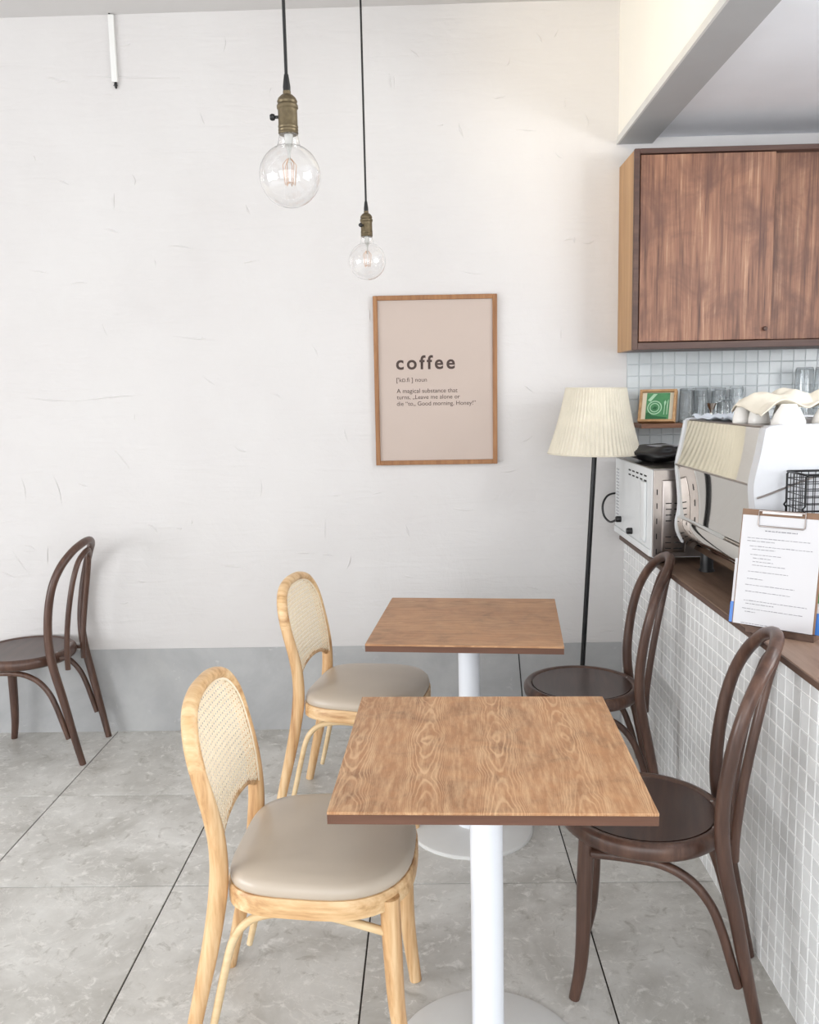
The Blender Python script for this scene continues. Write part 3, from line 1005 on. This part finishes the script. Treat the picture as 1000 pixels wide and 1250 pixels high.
tube('shade_hem', [(sh_m @ Vector((0.118*math.cos(2*PI*k/48), 0.118*math.sin(2*PI*k/48), 0.26)))[:] for k in range(48)], 0.0026, M['shade'], la, 6, None, 1, True)
bm = bmesh.new()
for k in range(3):
    a = 2*PI*k/3
    add_tube(bm, [sh_m @ Vector((0, 0, 0.225)), sh_m @ Vector((0.117*math.cos(a), 0.117*math.sin(a), 0.258))], 0.0018, 6)
fin(bm, 'shade_spider', M['black_metal'], la, True)
lathe('bulb_holder', [(0, 0), (0.018, 0), (0.020, 0.03), (0.018, 0.06), (0, 0.06)], M['black'], la, 16, sh_m @ T(0.012, 0, 0.12))
lathe('bulb', [(0, 0), (0.013, 0), (0.016, 0.015), (0.028, 0.045), (0.027, 0.065), (0.015, 0.082), (0, 0.087)], M['china'], la, 20, sh_m @ T(0.012, 0, 0.15))
tube('power_cord', [(0.12, -0.02, 0.006), (0.13, 0.10, 0.005), (0.02, 0.20, 0.005), (-0.10, 0.235, 0.006), (-0.185, 0.225, 0.02), (-0.205, 0.20, 0.10), (-0.213, 0.205, 0.20), (-0.224, 0.215, 0.35), (-0.228, 0.245, 0.43)],
     0.0032, M['black'], la, 6, None, 5)
so = thing('wall_socket', 'small white wall socket behind the far table, lamp cord plugged in', 'socket', (0.378, D, 0.44))
box('plate', -0.035, 0.035, -0.008, 0.0, -0.035, 0.035, M['pvc'], so, 0.002, 1)
box('plug', -0.015, 0.015, -0.034, -0.008, -0.015, 0.015, M['black'], so, 0.004, 2)

# ================================================================== WALL CABINET
cb = thing('wall_cabinet', 'dark brown stained wooden wall cabinet with sliding doors above the bar', 'cabinet', (0, 0, 0))
cx0, cx1, cy0, cz0, cz1 = 0.812, 2.35, 3.50, 1.652, 2.408
cb.location = (cx0, D, cz0)
def cbx(name, a, b, c, d, e, f, mat, bev=0.0015, par=None): return box(name, a-cx0, b-cx0, c-D, d-D, e-cz0, f-cz0, mat, par or cb, bev, 1)
cbx('side_panel', cx0, cx0+0.018, cy0+0.018, D-0.001, cz0, cz1, M['case_side'])
cbx('side_panel', cx1-0.018, cx1, cy0+0.018, D-0.001, cz0, cz1, M['case_side'])
cbx('top_panel', cx0+0.018, cx1-0.018, cy0+0.018, D-0.001, cz1-0.018, cz1, M['case_dark'])
cbx('bottom_panel', cx0+0.018, cx1-0.018, cy0+0.018, D-0.001, cz0, cz0+0.018, M['case_dark'])
cbx('back_panel', cx0+0.018, cx1-0.018, D-0.008, D-0.001, cz0+0.018, cz1-0.018, M['case_dark'])
cbx('face_stile', cx0-0.001, cx0+0.020, cy0, cy0+0.018, cz0-0.001, cz1+0.001, M['case_dark'])
cbx('face_stile', cx1-0.020, cx1+0.001, cy0, cy0+0.018, cz0-0.001, cz1+0.001, M['case_dark'])
cbx('face_rail', cx0+0.020, cx1-0.020, cy0, cy0+0.018, cz1-0.018, cz1+0.001, M['case_dark'])
cbx('face_rail', cx0+0.020, cx1-0.020, cy0, cy0+0.018, cz0-0.001, cz0+0.026, M['case_dark'])
d1 = cbx('sliding_door', cx0+0.024, 1.350, cy0+0.004, cy0+0.022, cz0+0.030, cz1-0.022, M['door_wood'])
cbx('sliding_door', 1.325, 1.90, cy0+0.046, cy0+0.062, cz0+0.030, cz1-0.016, M['door_wood'])
cbx('sliding_door', 1.88, cx1-0.024, cy0+0.008, cy0+0.026, cz0+0.030, cz1-0.022, M['door_wood'])
lathe('door_knob', [(0, 0.016), (0.006, 0.015), (0.009, 0.010), (0.008, 0.004), (0.005, 0), (0, 0)], M['case_dark'], d1, 16, T(1.325-cx0, cy0+0.004-D, 1.722-cz0) @ Rx(PI/2))

# ================================================================== WALL SHELF and what stands on it
sf = thing('wall_shelf', 'narrow brown wooden shelf on the tiled wall behind the espresso machine', 'shelf', (0.87, D-0.009, 1.338))
box('board', 0, 1.10, -0.19, 0, 0, 0.018, M['shelf'], sf, 0.001, 1)
for x in (0.36, 0.95):
    bm = bmesh.new(); add_prism(bm, [(0, 0), (0, -0.10), (-0.012, -0.10), (-0.012, -0.012), (-0.13, -0.012), (-0.13, 0)], 0, x, x+0.02)
    fin(bm, 'bracket', M['black_metal'], sf)
ZS = 1.3562
pf = thing('picture_frame', 'small pine framed green print of a plate and cutlery, standing on the shelf', 'picture frame', (0.946, 3.640, ZS+0.003), 0)
pm = Rz(math.radians(-26)) @ Rx(math.radians(-20))
def pbx(name, a, b, c, d, e, f, mat, bev=0.001): return box(name, a, b, c, d, e, f, mat, pf, bev, 1, pm)
pw_, ph_, fd_ = 0.150, 0.140, 0.030
for s in (-1, 1):
    pbx('frame_stile', s*pw_/2-(0.010 if s > 0 else 0), s*pw_/2+(0.010 if s < 0 else 0), -fd_/2, fd_/2, 0, ph_, M['pine'])
pbx('frame_rail', -pw_/2+0.010, pw_/2-0.010, -fd_/2, fd_/2, 0, 0.010, M['pine'])
pbx('frame_rail', -pw_/2+0.010, pw_/2-0.010, -fd_/2, fd_/2, ph_-0.010, ph_, M['pine'])
pbx('mount', -pw_/2+0.010, pw_/2-0.010, 0.000, 0.010, 0.010, ph_-0.010, M['cream'], 0)
gp = pbx('print', -0.047, 0.047, -0.0012, 0.0, 0.012, ph_-0.012, M['greenprint'], 0)
bm = bmesh.new()
def ring2d(bm, cx, cz, r0, r1, y, n=36):
    A = [bm.verts.new((cx+r0*math.cos(2*PI*k/n), y, cz+r0*math.sin(2*PI*k/n))) for k in range(n)]
    B = [bm.verts.new((cx+r1*math.cos(2*PI*k/n), y, cz+r1*math.sin(2*PI*k/n))) for k in range(n)]
    for k in range(n): bm.faces.new((A[k], A[(k+1) % n], B[(k+1) % n], B[k]))
ring2d(bm, -0.012, 0.064, 0.0255, 0.030, -0.0020)
ring2d(bm, -0.012, 0.064, 0.0165, 0.020, -0.0020)
def poly2d(bm, pts, y=-0.0020): bm.faces.new([bm.verts.new((x, y, z)) for x, z in pts])
poly2d(bm, [(0.026, 0.034), (0.029, 0.034), (0.030, 0.072), (0.034, 0.088), (0.030, 0.096), (0.025, 0.088), (0.027, 0.072)])
poly2d(bm, [(0.038, 0.034), (0.041, 0.034), (0.042, 0.070), (0.043, 0.100), (0.039, 0.092), (0.037, 0.070)])
poly2d(bm, [(-0.042, 0.096), (-0.020, 0.124), (-0.004, 0.124), (-0.030, 0.090)])
bmesh.ops.transform(bm, matrix=pm, verts=bm.verts[:])
fin(bm, 'printed_plate', M['mint'], gp)
bm = bmesh.new()
poly2d(bm, [(-0.046, 0.014), (0.040, 0.014), (0.040, 0.022), (-0.020, 0.030), (-0.034, 0.044), (-0.046, 0.040)], -0.0016)
poly2d(bm, [(-0.022, 0.058), (-0.012, 0.070), (-0.002, 0.066), (-0.006, 0.056)], -0.0016)
bmesh.ops.transform(bm, matrix=pm, verts=bm.verts[:])
fin(bm, 'printed_shade', M['greendark'], gp)


def tumbler(r0, r1, h, mat, flip=True, seg=28, th=0.0022):
    """Glass profile; flipped glasses stand on their rim."""
    p = [(0, 0), (r0*0.92, 0), (r0, 0.004), (r0+(r1-r0)*0.5, h*0.5), (r1, h-0.001), (r1-th*0.5, h), (r1-th, h-0.001), (r0+(r1-r0)*0.5-th, h*0.5), (r0-th, 0.010), (0, 0.008)]
    if flip: p = [(r, h-z) for r, z in p][::-1]
    return p


glasses = [
    ('tall textured glass tumbler beside the small picture frame on the shelf', 1.077, 3.66, 0.030, 0.034, 0.140, 'ribbed', 0),
    ('clear upturned tumbler right of the textured glass at the back of the shelf', 1.148, 3.70, 0.028, 0.033, 0.142, 'tumbler', 0),
    ('clear upturned tumbler in the middle of the back row on the shelf', 1.220, 3.70, 0.028, 0.033, 0.140, 'tumbler', 0),
    ('clear upturned tumbler at the right end of the back row on the shelf', 1.293, 3.70, 0.028, 0.033, 0.144, 'tumbler', 0),
    ('short clear tumbler in front of the back row, right of the steel jigger', 1.222, 3.625, 0.028, 0.034, 0.092, 'tumbler', 0),
    ('clear tumbler under the left stacked glass, mostly hidden by the towel', 1.560, 3.67, 0.034, 0.039, 0.108, 'tumbler', 0),
    ('clear tumbler under the right stacked glass, mostly hidden by the towel', 1.640, 3.67, 0.034, 0.039, 0.108, 'tumbler', 0),
    ('upper left of the two clear glasses stacked behind the towel', 1.560, 3.67, 0.034, 0.039, 0.108, 'tumbler', 1),
    ('upper right of the two clear glasses stacked behind the towel', 1.640, 3.67, 0.034, 0.039, 0.108, 'tumbler', 1),
]
for lab, x, y, r0, r1, h, mt, lev in glasses:
    o = lathe('glass_tumbler', tumbler(r0, r1, h, mt), M[mt], None, 28, None, 35)
    o.location = (x, y, ZS + lev*(h+0.0005))
    tag(o, lab, 'glass', 'drinking glasses on the wall shelf')
jg = lathe('steel_jigger', [(0, 0), (0.013, 0), (0.012, 0.006), (0.006, 0.030), (0.006, 0.048), (0.011, 0.056), (0.021, 0.078), (0.0195, 0.078), (0.008, 0.058), (0, 0.056)], M['mirror'], None, 24, None, 40)
jg.location = (1.163, 3.615, ZS); tag(jg, 'small polished steel jigger in front of the glasses on the shelf', 'jigger')

# ================================================================== MICROWAVE
mx0, mx1, my0, my1, mz0, mz1 = 0.797, 1.215, 3.105, 3.715, 0.893, 1.216
mw = thing('microwave_oven', 'white microwave with its back to the room, at the wall end of the worktop', 'microwave', (mx0, my0, ZW))
def mbx(name, a, b, c, d, e, f, mat, bev=0, par=None, seg=2): return box(name, a-mx0, b-mx0, c-my0, d-my0, e-ZW, f-ZW, mat, par or mw, bev, seg)
mbx('casing', mx0+0.004, mx1, my0+0.004, my1, mz0, mz1-0.003, M['oven_white'], 0.004)
mbx('top_cover', mx0, mx1, my0, my1, mz1-0.003, mz1, M['steel'], 0.001, None, 1)
bp = mbx('back_panel', mx0, mx0+0.004, my0+0.004, my1-0.002, mz0+0.002, mz1-0.004, M['oven_white'], 0.0015, None, 1)
mbx('panel_emboss', mx0-0.009, mx0, my0+0.075, my0+0.150, mz0+0.045, mz1-0.055, M['oven_white'], 0.008, bp, 3)
mbx('bottom_flange', mx0-0.006, mx0, my0+0.01, my1-0.01, mz0+0.004, mz0+0.030, M['oven_white'], 0.002, bp, 1)
bm = bmesh.new()
for r in range(2):
    for k in range(5):
        y = my0 + 0.10 + 0.062*k
        add_box(bm, -0.0012, 0.0006, y-my0-0.017, y-my0+0.017, mz1-0.034-0.018*r-ZW-0.0028, mz1-0.034-0.018*r-ZW+0.0028)
tag(fin(bm, 'vent_slots', M['slot'], bp), kind='stuff')
bm = bmesh.new()
for k in range(16):
    z = mz1 - 0.05 - 0.0135*k - ZW
    for j in range(2):
        add_box(bm, -0.0010, 0.0006, my1-my0-0.060+0.026*j-0.006, my1-my0-0.060+0.026*j+0.006, z-0.0028, z+0.0028)
tag(fin(bm, 'vent_holes', M['print'], bp), kind='stuff')
for y, z in ((my1-0.11, mz0+0.070), (my1-0.31, mz0+0.052)):
    lathe('spacer_knob', [(0, 0.022), (0.010, 0.022), (0.013, 0.016), (0.013, 0), (0, 0)], M['black'], bp, 16, T(0, y-my0, z-ZW) @ Ry(-PI/2))
tube('power_cord', [(-0.002, my1-my0-0.06, 0.090), (-0.030, my1-my0-0.045, 0.075), (-0.052, my1-my0-0.02, 0.10), (-0.055, my1-my0-0.010, 0.145), (-0.035, my1-my0+0.00, 0.180), (-0.004, my1-my0+0.012, 0.190), (0.03, my1-my0+0.020, 0.188)],
     0.0045, M['black'], mw, 8, None, 5)
sp_ = mbx('side_panel', mx0+0.004, mx1-0.004, my0, my0+0.004, mz0+0.004, mz1-0.005, M['steel'], 0.0012, None, 1)
mbx('pressed_panel', mx0+0.035, mx0+0.120, my0-0.005, my0, mz0+0.020, mz1-0.040, M['steel'], 0.0045, sp_, 3)
bm = bmesh.new()
for z in (0.045, 0.066, 0.087, 0.145, 0.166, 0.187, 0.208):
    for a, b in ((0.048, 0.068), (0.078, 0.108)):
        add_box(bm, a, b, -0.0072, -0.0048, z+0.015, z+0.0185)
for z in (0.03, 0.085, 0.14, 0.195, 0.245):
    add_box(bm, 0.016, 0.0195, -0.0012, 0.0, z+0.010, z+0.030)
tag(fin(bm, 'louvres', M['slot'], sp_), kind='stuff')
for x in (mx0+0.05, mx1-0.05):
    for y in (my0+0.05, my1-0.05):
        lathe('foot', [(0, 0.027), (0.014, 0.027), (0.012, 0), (0, 0)], M['black'], mw, 14, T(x-mx0, y-my0, 0))

# black bag lying on the microwave
bg = thing('black_bag', 'crumpled black plastic bag lying on top of the microwave under the shelf', 'bag', (0.90, 3.42, mz1))
bm = bmesh.new()
bmesh.ops.create_icosphere(bm, subdivisions=4, radius=1)
rnd = random.Random(4)
ks = [(Vector((rnd.uniform(-1, 1), rnd.uniform(-1, 1), rnd.uniform(-1, 1))).normalized(), rnd.uniform(4, 9), rnd.uniform(0, 6)) for _ in range(9)]
for v in bm.verts:
    d = v.co.normalized()
    r = 1 + sum(0.035*math.sin(f*d.dot(k)+p) for k, f, p in ks)
    v.co = Vector((d.x*r*0.10, d.y*r*0.16, max(0.0, 0.034+d.z*r*0.036)))
fin(bm, 'bag_body', M['black'], bg, True)
box('folded_sheet', -0.05, 0.04, -0.10, 0.02, 0.062, 0.066, M['print'], bg, 0.001, 1, Rz(0.3))

# ================================================================== ESPRESSO MACHINE
ey0, ey1 = 2.315, 3.060
em = thing('espresso_machine', 'large white espresso machine with mirror polished rear panel, on the worktop', 'coffee machine', (0.86, ey0, ZW))
E0 = Vector((0.86, ey0, ZW))
def hollow(a, b, sag, n=14):
    out = []
    for k in range(n+1):
        t = k/n
        out.append((a[0]+(b[0]-a[0])*t + sag*4*t*(1-t), a[1]+(b[1]-a[1])*t))
    return out


# rear skin, top to bottom: two gently hollow panels meeting at a seam, a ledge and a rounded skirt
RS = hollow((0.893, 1.388), (0.863, 1.238), 0.003)
RS2 = hollow((0.863, 1.234), (0.880, 1.058), 0.004)
RS3 = hollow((0.869, 1.050), (0.893, 0.958), -0.010)
rows_ = RS+RS2+RS3
for _ in range(10):      # the side panels follow the skin with a softer outline
    rows_ = [rows_[0]] + [((a[0]+2*b[0]+c[0])/4, (a[1]+2*b[1]+c[1])/4) for a, b, c in zip(rows_, rows_[1:], rows_[2:])] + [rows_[-1]]
rows_ = [(x-0.0045, z) for x, z in rows_][::2]
pfine = [(0.935, 0.950)] + rows_[::-1] + [(0.900, 1.395)]
def shell(name, y0, y1, mat, off, xback, ztop, zbot, smooth=True, par=None):
    bm = bmesh.new()
    o = [(x+off, z) for x, z in pfine]
    o = [(o[0][0], zbot)] + o if zbot < o[0][1] else o
    o += [(0.94, ztop), (xback-0.03, ztop), (xback, ztop-0.04), (xback, zbot)]
    add_prism(bm, [(x-E0.x, z-E0.z) for x, z in o], 1, y0-ey0, y1-ey0)
    if smooth:
        es = [e for e in bm.edges if abs(e.verts[0].co.y-e.verts[1].co.y) < 1e-6]
        bmesh.ops.bevel(bm, geom=es, offset=min(0.003, (y1-y0)*0.3), segments=2, profile=0.5, affect='EDGES')
    return fin(bm, name, mat, par or em, True, 35)


XB = 1.46
shell('side_panel', ey0, ey0+0.045, M['machine'], 0.0, XB, 1.398, 0.955)
shell('side_panel', ey1-0.010, ey1, M['machine'], 0.0, XB, 1.398, 0.955)
# mirror rear skin between the side panels
def skin(name, rows, mat, off):
    bm = bmesh.new()
    A = [(bm.verts.new((x+off-E0.x, 0.045, z-E0.z)), bm.verts.new((x+off-E0.x, ey1-0.010-ey0, z-E0.z))) for x, z in rows]
    for a, b in zip(A, A[1:]): bm.faces.new((a[0], a[1], b[1], b[0]))
    o = fin(bm, name, mat, em, True)
    return o
skin('upper_rear_panel', RS, M['mirror'], 0.002)
skin('lower_rear_panel', RS2, M['mirror'], 0.002)
skin('rear_ledge', [(0.880, 1.0575), (0.869, 1.0505)], M['mirror'], 0.002)
skin('rear_skirt', RS3, M['mirror'], 0.002)
tube('seam_strip', [(0.8635-E0.x, 0.045, 1.236-E0.z), (0.8635-E0.x, ey1-0.010-ey0, 1.236-E0.z)], 0.0030, M['steel'], em, 8)
tube('side_trim', [(0.871-E0.x, -0.0015, 1.205-E0.z), (0.90-E0.x, -0.0015, 1.214-E0.z), (1.00-E0.x, -0.0015, 1.252-E0.z), (1.14-E0.x, -0.0015, 1.30-E0.z)], 0.0030, M['steel'], em, 6, None, 4)
box('body_core', 0.920-E0.x, XB-0.02-E0.x, 0.04, ey1-ey0-0.02, 0.085, 1.388-E0.z, M['black_metal'], em)
bm = bmesh.new(); add_box(bm, 0.900-E0.x, XB-0.03-E0.x, 0.045, ey1-ey0-0.030, 1.386-E0.z, 1.392-E0.z, 0.002, 1)
fin(bm, 'cup_tray', M['steel'], em)
for x in (0.96, XB-0.08):
    for y in (0.06, ey1-ey0-0.07):
        lathe('foot', [(0, 0.095), (0.022, 0.095), (0.022, 0.012), (0.026, 0.006), (0.026, 0), (0, 0)], M['black'], em, 18, T(x-E0.x, y, 0))
for y in (0.22, 0.50):
    lathe('group_head', [(0, 0.05), (0.035, 0.05), (0.035, 0), (0, 0)], M['steel'], em, 24, T(XB+0.02-E0.x, y, 0.22))

# ---- cups, towel and cloth on the machine
ZT = 1.3985
def cup_profile(rb, rt, h):
    return [(0, h), (rt*0.80, h), (rt*0.86, h-0.003), (rt, h-0.008), (rt+(rb-rt)*0.55, h*0.55), (rb*0.97, h*0.22), (rb, 0.002), (rb-0.0015, 0), (rb-0.003, 0.002), (rb*0.93, h*0.22), (rt+(rb-rt)*0.5-0.003, h*0.55), (rt-0.003, h-0.012), (0, h-0.010)]
cups = [
    ('small white upturned cup at the front left corner of the towel on the machine', 0.931, 2.610, 0.027, 0.014, 0.070, 1.3925),
    ('small white upturned cup second from the left under the towel edge', 0.956, 2.545, 0.030, 0.016, 0.071, 1.3925),
    ('wide white upturned cup at the near edge of the machine, under the towel', 0.975, 2.385, 0.045, 0.024, 0.058, 1.3925),
    ('wide white upturned cup at the near edge, cut off by the right border', 1.085, 2.385, 0.045, 0.024, 0.058, 1.3925),
    ('white upturned cup in the middle of the machine top, under the towel', 1.040, 2.560, 0.040, 0.024, 0.072, 1.3925),
    ('white upturned cup at the back of the machine top, under the towel', 1.160, 2.520, 0.040, 0.024, 0.072, 1.3925),
]
for lab, x, y, rb, rt_, h, z in cups:
    o = lathe('coffee_cup', cup_profile(rb, rt_, h), M['china'], None, 32, None, 50)
    o.location = (x, y, z); tag(o, lab, 'cup', 'white cups on the espresso machine')

bm = bmesh.new()
nx, ny = 64, 48
tx0, tx1, ty0, ty1 = 0.915, 1.30, 2.405, 2.66
def towel_h(x, y):
    h = 1.440
    for lab, cx, cy, rb, rt_, ch, z in cups:
        d = math.hypot(x-cx, y-cy)
        t = z+ch+0.004
        h = max(h, t - max(0, d-rt_)*0.55)
    h += 0.018*math.exp(-((x-1.06)**2+(y-2.55)**2)/0.012)
    h += 0.006*math.sin(38*x+14*y+2*math.sin(22*y)) + 0.004*math.sin(61*y-25*x) + 0.003*math.sin(90*x+40*y)
    return h
V = {}
for i in range(nx+1):
    for j in range(ny+1):
        u, v_ = i/nx, j/ny
        x = tx0+(tx1-tx0)*u; y = ty0+(ty1-ty0)*v_ + 0.014*math.sin(9*u+1) - 0.030*u
        x += 0.012*math.sin(7*v_)
        z = towel_h(x, y)
        e = min(u/0.10, 1)
        z -= (1-e)**2*0.020
        V[i, j] = bm.verts.new((x, y, z))
for i in range(nx):
    for j in range(ny):
        bm.faces.new((V[i, j], V[i+1, j], V[i+1, j+1], V[i, j+1]))
tw = fin(bm, 'towel', M['towel'], None, True)
tag(tw, 'cream towel draped over the upturned cups on the espresso machine', 'towel')
sm = tw.modifiers.new('thickness', 'SOLIDIFY'); sm.thickness = 0.004; sm.offset = 1

bm = bmesh.new()
V = {}
nx, ny = 36, 36
for i in range(nx+1):
    for j in range(ny+1):
        u, v_ = i/nx, j/ny
        x = 0.908+0.15*u+0.010*math.sin(6*v_); y = 2.70+0.32*v_+0.012*math.sin(5*u)
        z = 1.399 + 0.0075*(1+math.sin(19*u+7*v_))*0.5 + 0.006*(1+math.sin(23*v_-6*u))*0.5
        V[i, j] = bm.verts.new((x, y, z))
for i in range(nx):
    for j in range(ny):
        bm.faces.new((V[i, j], V[i+1, j], V[i+1, j+1], V[i, j+1]))
bc = fin(bm, 'folded_cloth', M['bluecloth'], None, True)
tag(bc, 'pale blue white cloth lying flat on the far end of the machine top', 'cloth')
sm = bc.modifiers.new('thickness', 'SOLIDIFY'); sm.thickness = 0.005; sm.offset = -1

# ================================================================== WIRE BASKET
wbk = thing('wire_basket', 'black wire grid basket on the worktop behind the clipboard', 'basket', (0.945, 2.190, ZW), 0)
BW, BD, BZ = 0.24, 0.115, 0.409
bm = bmesh.new()
def fr(bm, pts, r): add_tube(bm, pts, r, 6, None, 1, True, True)
for y in (0.0, BD):
    fr(bm, [(0, y, 0.004), (BW, y, 0.004), (BW, y, BZ), (0.006, y, BZ), (0, y, BZ-0.006), (0, y, 0.33), (-0.006, y, 0.322), (0, y, 0.314)], 0.0030)
for x in (0, BW):
    for z in (0.004, BZ):
        add_tube(bm, [(x, 0, z), (x, BD, z)], 0.0028, 6)
fin(bm, 'frame', M['black_metal'], wbk, True)
bm = bmesh.new()
gx = 0.0185
for y in (0.0, BD):
    for k in range(1, int(BW/gx)+1): add_tube(bm, [(k*gx, y, 0.004), (k*gx, y, BZ)], 0.0012, 5)
    for k in range(1, int(BZ/gx)+1): add_tube(bm, [(0, y, 0.004+k*gx), (BW, y, 0.004+k*gx)], 0.0012, 5)
for x in (0.0, BW):
    for k in range(1, 7): add_tube(bm, [(x, k*gx, 0.004), (x, k*gx, BZ)], 0.0012, 5)
    for k in range(1, int(BZ/gx)+1): add_tube(bm, [(x, 0, 0.004+k*gx), (x, BD, 0.004+k*gx)], 0.0012, 5)
for k in range(1, int(BW/gx)+1): add_tube(bm, [(k*gx, 0, 0.004), (k*gx, BD, 0.004)], 0.0012, 5)
tag(fin(bm, 'wire_grid', M['black_metal'], wbk), kind='stuff')

# ================================================================== CLIPBOARD and display card
ca = math.radians(-41)
cl = thing('clipboard', 'clipboard with a printed white sheet, propped upright on the worktop', 'clipboard', (0.8685, 2.1805, ZW), 0)
cm_ = T(0, 0, 0.018) @ Rz(ca) @ Rx(math.radians(-10))
def clx(name, a, b, c, d, e, f, mat, bev=0.0, par=None): return box(name, a, b, c, d, e, f, mat, par or cl, bev, 1, cm_)
clx('board', -0.103, 0.104, 0.0, 0.003, 0.001, 0.302, M['hardboard'], 0.001)
ppr = clx('paper_sheet', -0.100, 0.099, -0.0012, 0.0, 0.001, 0.286, M['paper'])
def fr2(pts, r, name, mat):
    bm = bmesh.new(); add_tube(bm, pts, r, 8, None, 1, True, True)
    bmesh.ops.transform(bm, matrix=cm_, verts=bm.verts[:]); return fin(bm, name, mat, cl, True)
fr2([(-0.058, -0.004, 0.299), (0.058, -0.004, 0.299), (0.058, -0.004, 0.262), (0.055, -0.004, 0.259), (-0.055, -0.004, 0.259), (-0.058, -0.004, 0.262)], 0.0021, 'clip_wire', M['steel'])
clx('clip_bar', -0.050, 0.050, -0.005, -0.0005, 0.291, 0.301, M['steel'], 0.001)
bm = bmesh.new()
rl = random.Random(3)
def dash_line(x0, x1, z, h=0.0018):
    x0, x1 = x0*0.94, x1*0.94
    x = x0
    while x < x1:
        L = rl.uniform(0.004, 0.012)
        add_box(bm, x, min(x+L, x1), -0.0016, -0.0012, z, z+h*rl.uniform(0.7, 1.1)); x += L+0.0018
dash_line(-0.042, 0.044, 0.246, 0.0030)
zz = 0.226
for a, b, dz in ((-0.088, 0.080, 0.008), (-0.088, -0.012, 0.013), (-0.080, 0.088, 0.008), (-0.072, -0.010, 0.014), (-0.076, 0.008, 0.009), (-0.068, -0.020, 0.009), (-0.068, -0.012, 0.009), (-0.068, 0.020, 0.017),
                 (-0.078, 0.030, 0.019), (-0.078, -0.034, 0.016), (-0.082, 0.050, 0.017), (-0.080, 0.040, 0.024), (-0.082, 0.086, 0.008), (-0.076, 0.000, 0.013), (-0.084, 0.078, 0.008), (-0.076, -0.048, 0.030), (-0.084, -0.012, 0.01)):
    dash_line(a, b, zz); zz -= dz
bmesh.ops.transform(bm, matrix=cm_, verts=bm.verts[:])
tag(fin(bm, 'printed_lines', M['print'], ppr), kind='stuff')

dc = thing('display_card', 'upright display card with blue lower band, standing behind the clipboard', 'display card', (0.8685, 2.1805, ZW), 0)
dm = Rz(ca) @ T(0, 0.006, 0.017) @ Rx(math.radians(-10))
box('card', -0.112, 0.112, 0.0, 0.004, 0.055, 0.17, M['paper'], dc, 0.0005, 1, dm)
box('blue_band', -0.114, 0.114, -0.0005, 0.006, 0.001, 0.055, M['blue'], dc, 0.001, 1, dm)
box('green_panel', 0.102, 0.1115, -0.0008, 0.0, 0.080, 0.140, M['greenprint'], dc, 0, 1, dm)
box('stand_foot', -0.066, 0.104, -0.003, 0.040, 0.0, 0.0175, M['worktop_edge'], dc, 0.0005, 1, Rz(ca))
bm = bmesh.new()
add_tube(bm, [Rz(ca) @ Vector((-0.02, 0.036, 0.017)), dm @ Vector((-0.02, 0.004, 0.14))], 0.003, 8)
fin(bm, 'strut', M['blue'], dc, True)


# ================================================================== WARM CEILING SPOTLIGHTS above the frame
def spot(label, loc, target, power, size):
    t = thing('ceiling_spotlight', label, 'spotlight', loc, 0, 'warm ceiling spotlights')
    d = (Vector(target)-Vector(loc)).normalized()
    q = d.to_track_quat('-Z', 'Y').to_matrix().to_4x4()
    lathe('canopy', [(0, 0), (0.045, 0), (0.045, -0.02), (0, -0.02)], M['black_metal'], t, 24, T(0, 0, ZC-loc[2]-0.0005))
    tube('arm', [(0, 0, ZC-loc[2]-0.015), (0, 0, 0)], 0.007, M['black_metal'], t, 10)
    lathe('can', [(0, 0.06), (0.035, 0.06), (0.042, 0.05), (0.042, -0.06), (0.038, -0.06), (0.038, -0.035), (0, -0.035)], M['black_metal'], t, 28, q)
    lathe('lens', [(0, -0.040), (0.037, -0.040), (0.037, -0.036), (0, -0.036)], M['bulbon'], t, 28, q)
    L = bpy.data.lights.new('warm_spot', 'SPOT')
    L.energy = power; L.color = (1.0, 0.80, 0.50); L.spot_size = math.radians(size); L.spot_blend = 0.9; L.shadow_soft_size = 0.04
    lo = bpy.data.objects.new('warm_spot', L); COL.objects.link(lo); lo.parent = t
    lo.matrix_local = q @ T(0, 0, -0.064)
    return t


spot('black ceiling spotlight above the tables, turned to the cream beam', (-0.15, 2.10, 2.88), (0.81, 3.20, 2.80), 36, 80)


def bar_fill_globe(label, loc, power):  # added lamp out of view, brightens the bar ceiling and wall tiles
    t = thing('bar_fill_globe', label, 'added fill lamp', loc)
    prof = [(0.10*math.sin(PI*k/20), -0.10*math.cos(PI*k/20)) for k in range(19)]
    lathe('glass_globe', prof, M['opal'], t, 32)
    lathe('cap', [(0, 0.125), (0.032, 0.125), (0.034, 0.092), (0, 0.090)], M['black_metal'], t, 24)
    tube('rod', [(0, 0, 0.12), (0, 0, 2.522-loc[2]-0.01)], 0.006, M['black_metal'], t, 8)
    lathe('canopy', [(0, 0), (0.05, 0), (0.045, -0.02), (0, -0.022)], M['black_metal'], t, 24, T(0, 0, 2.5215-loc[2]))
    return t


M['opal'] = NT('fill_opal_glow').done((250, 250, 248), 0.3, **{'Emission Color': (0.95, 0.98, 1.0, 1), 'Emission Strength': 72.0})
bar_fill_globe('added white opal globe out of view, fill light for the bar behind the counter', (1.75, 1.75, 2.12), 0)
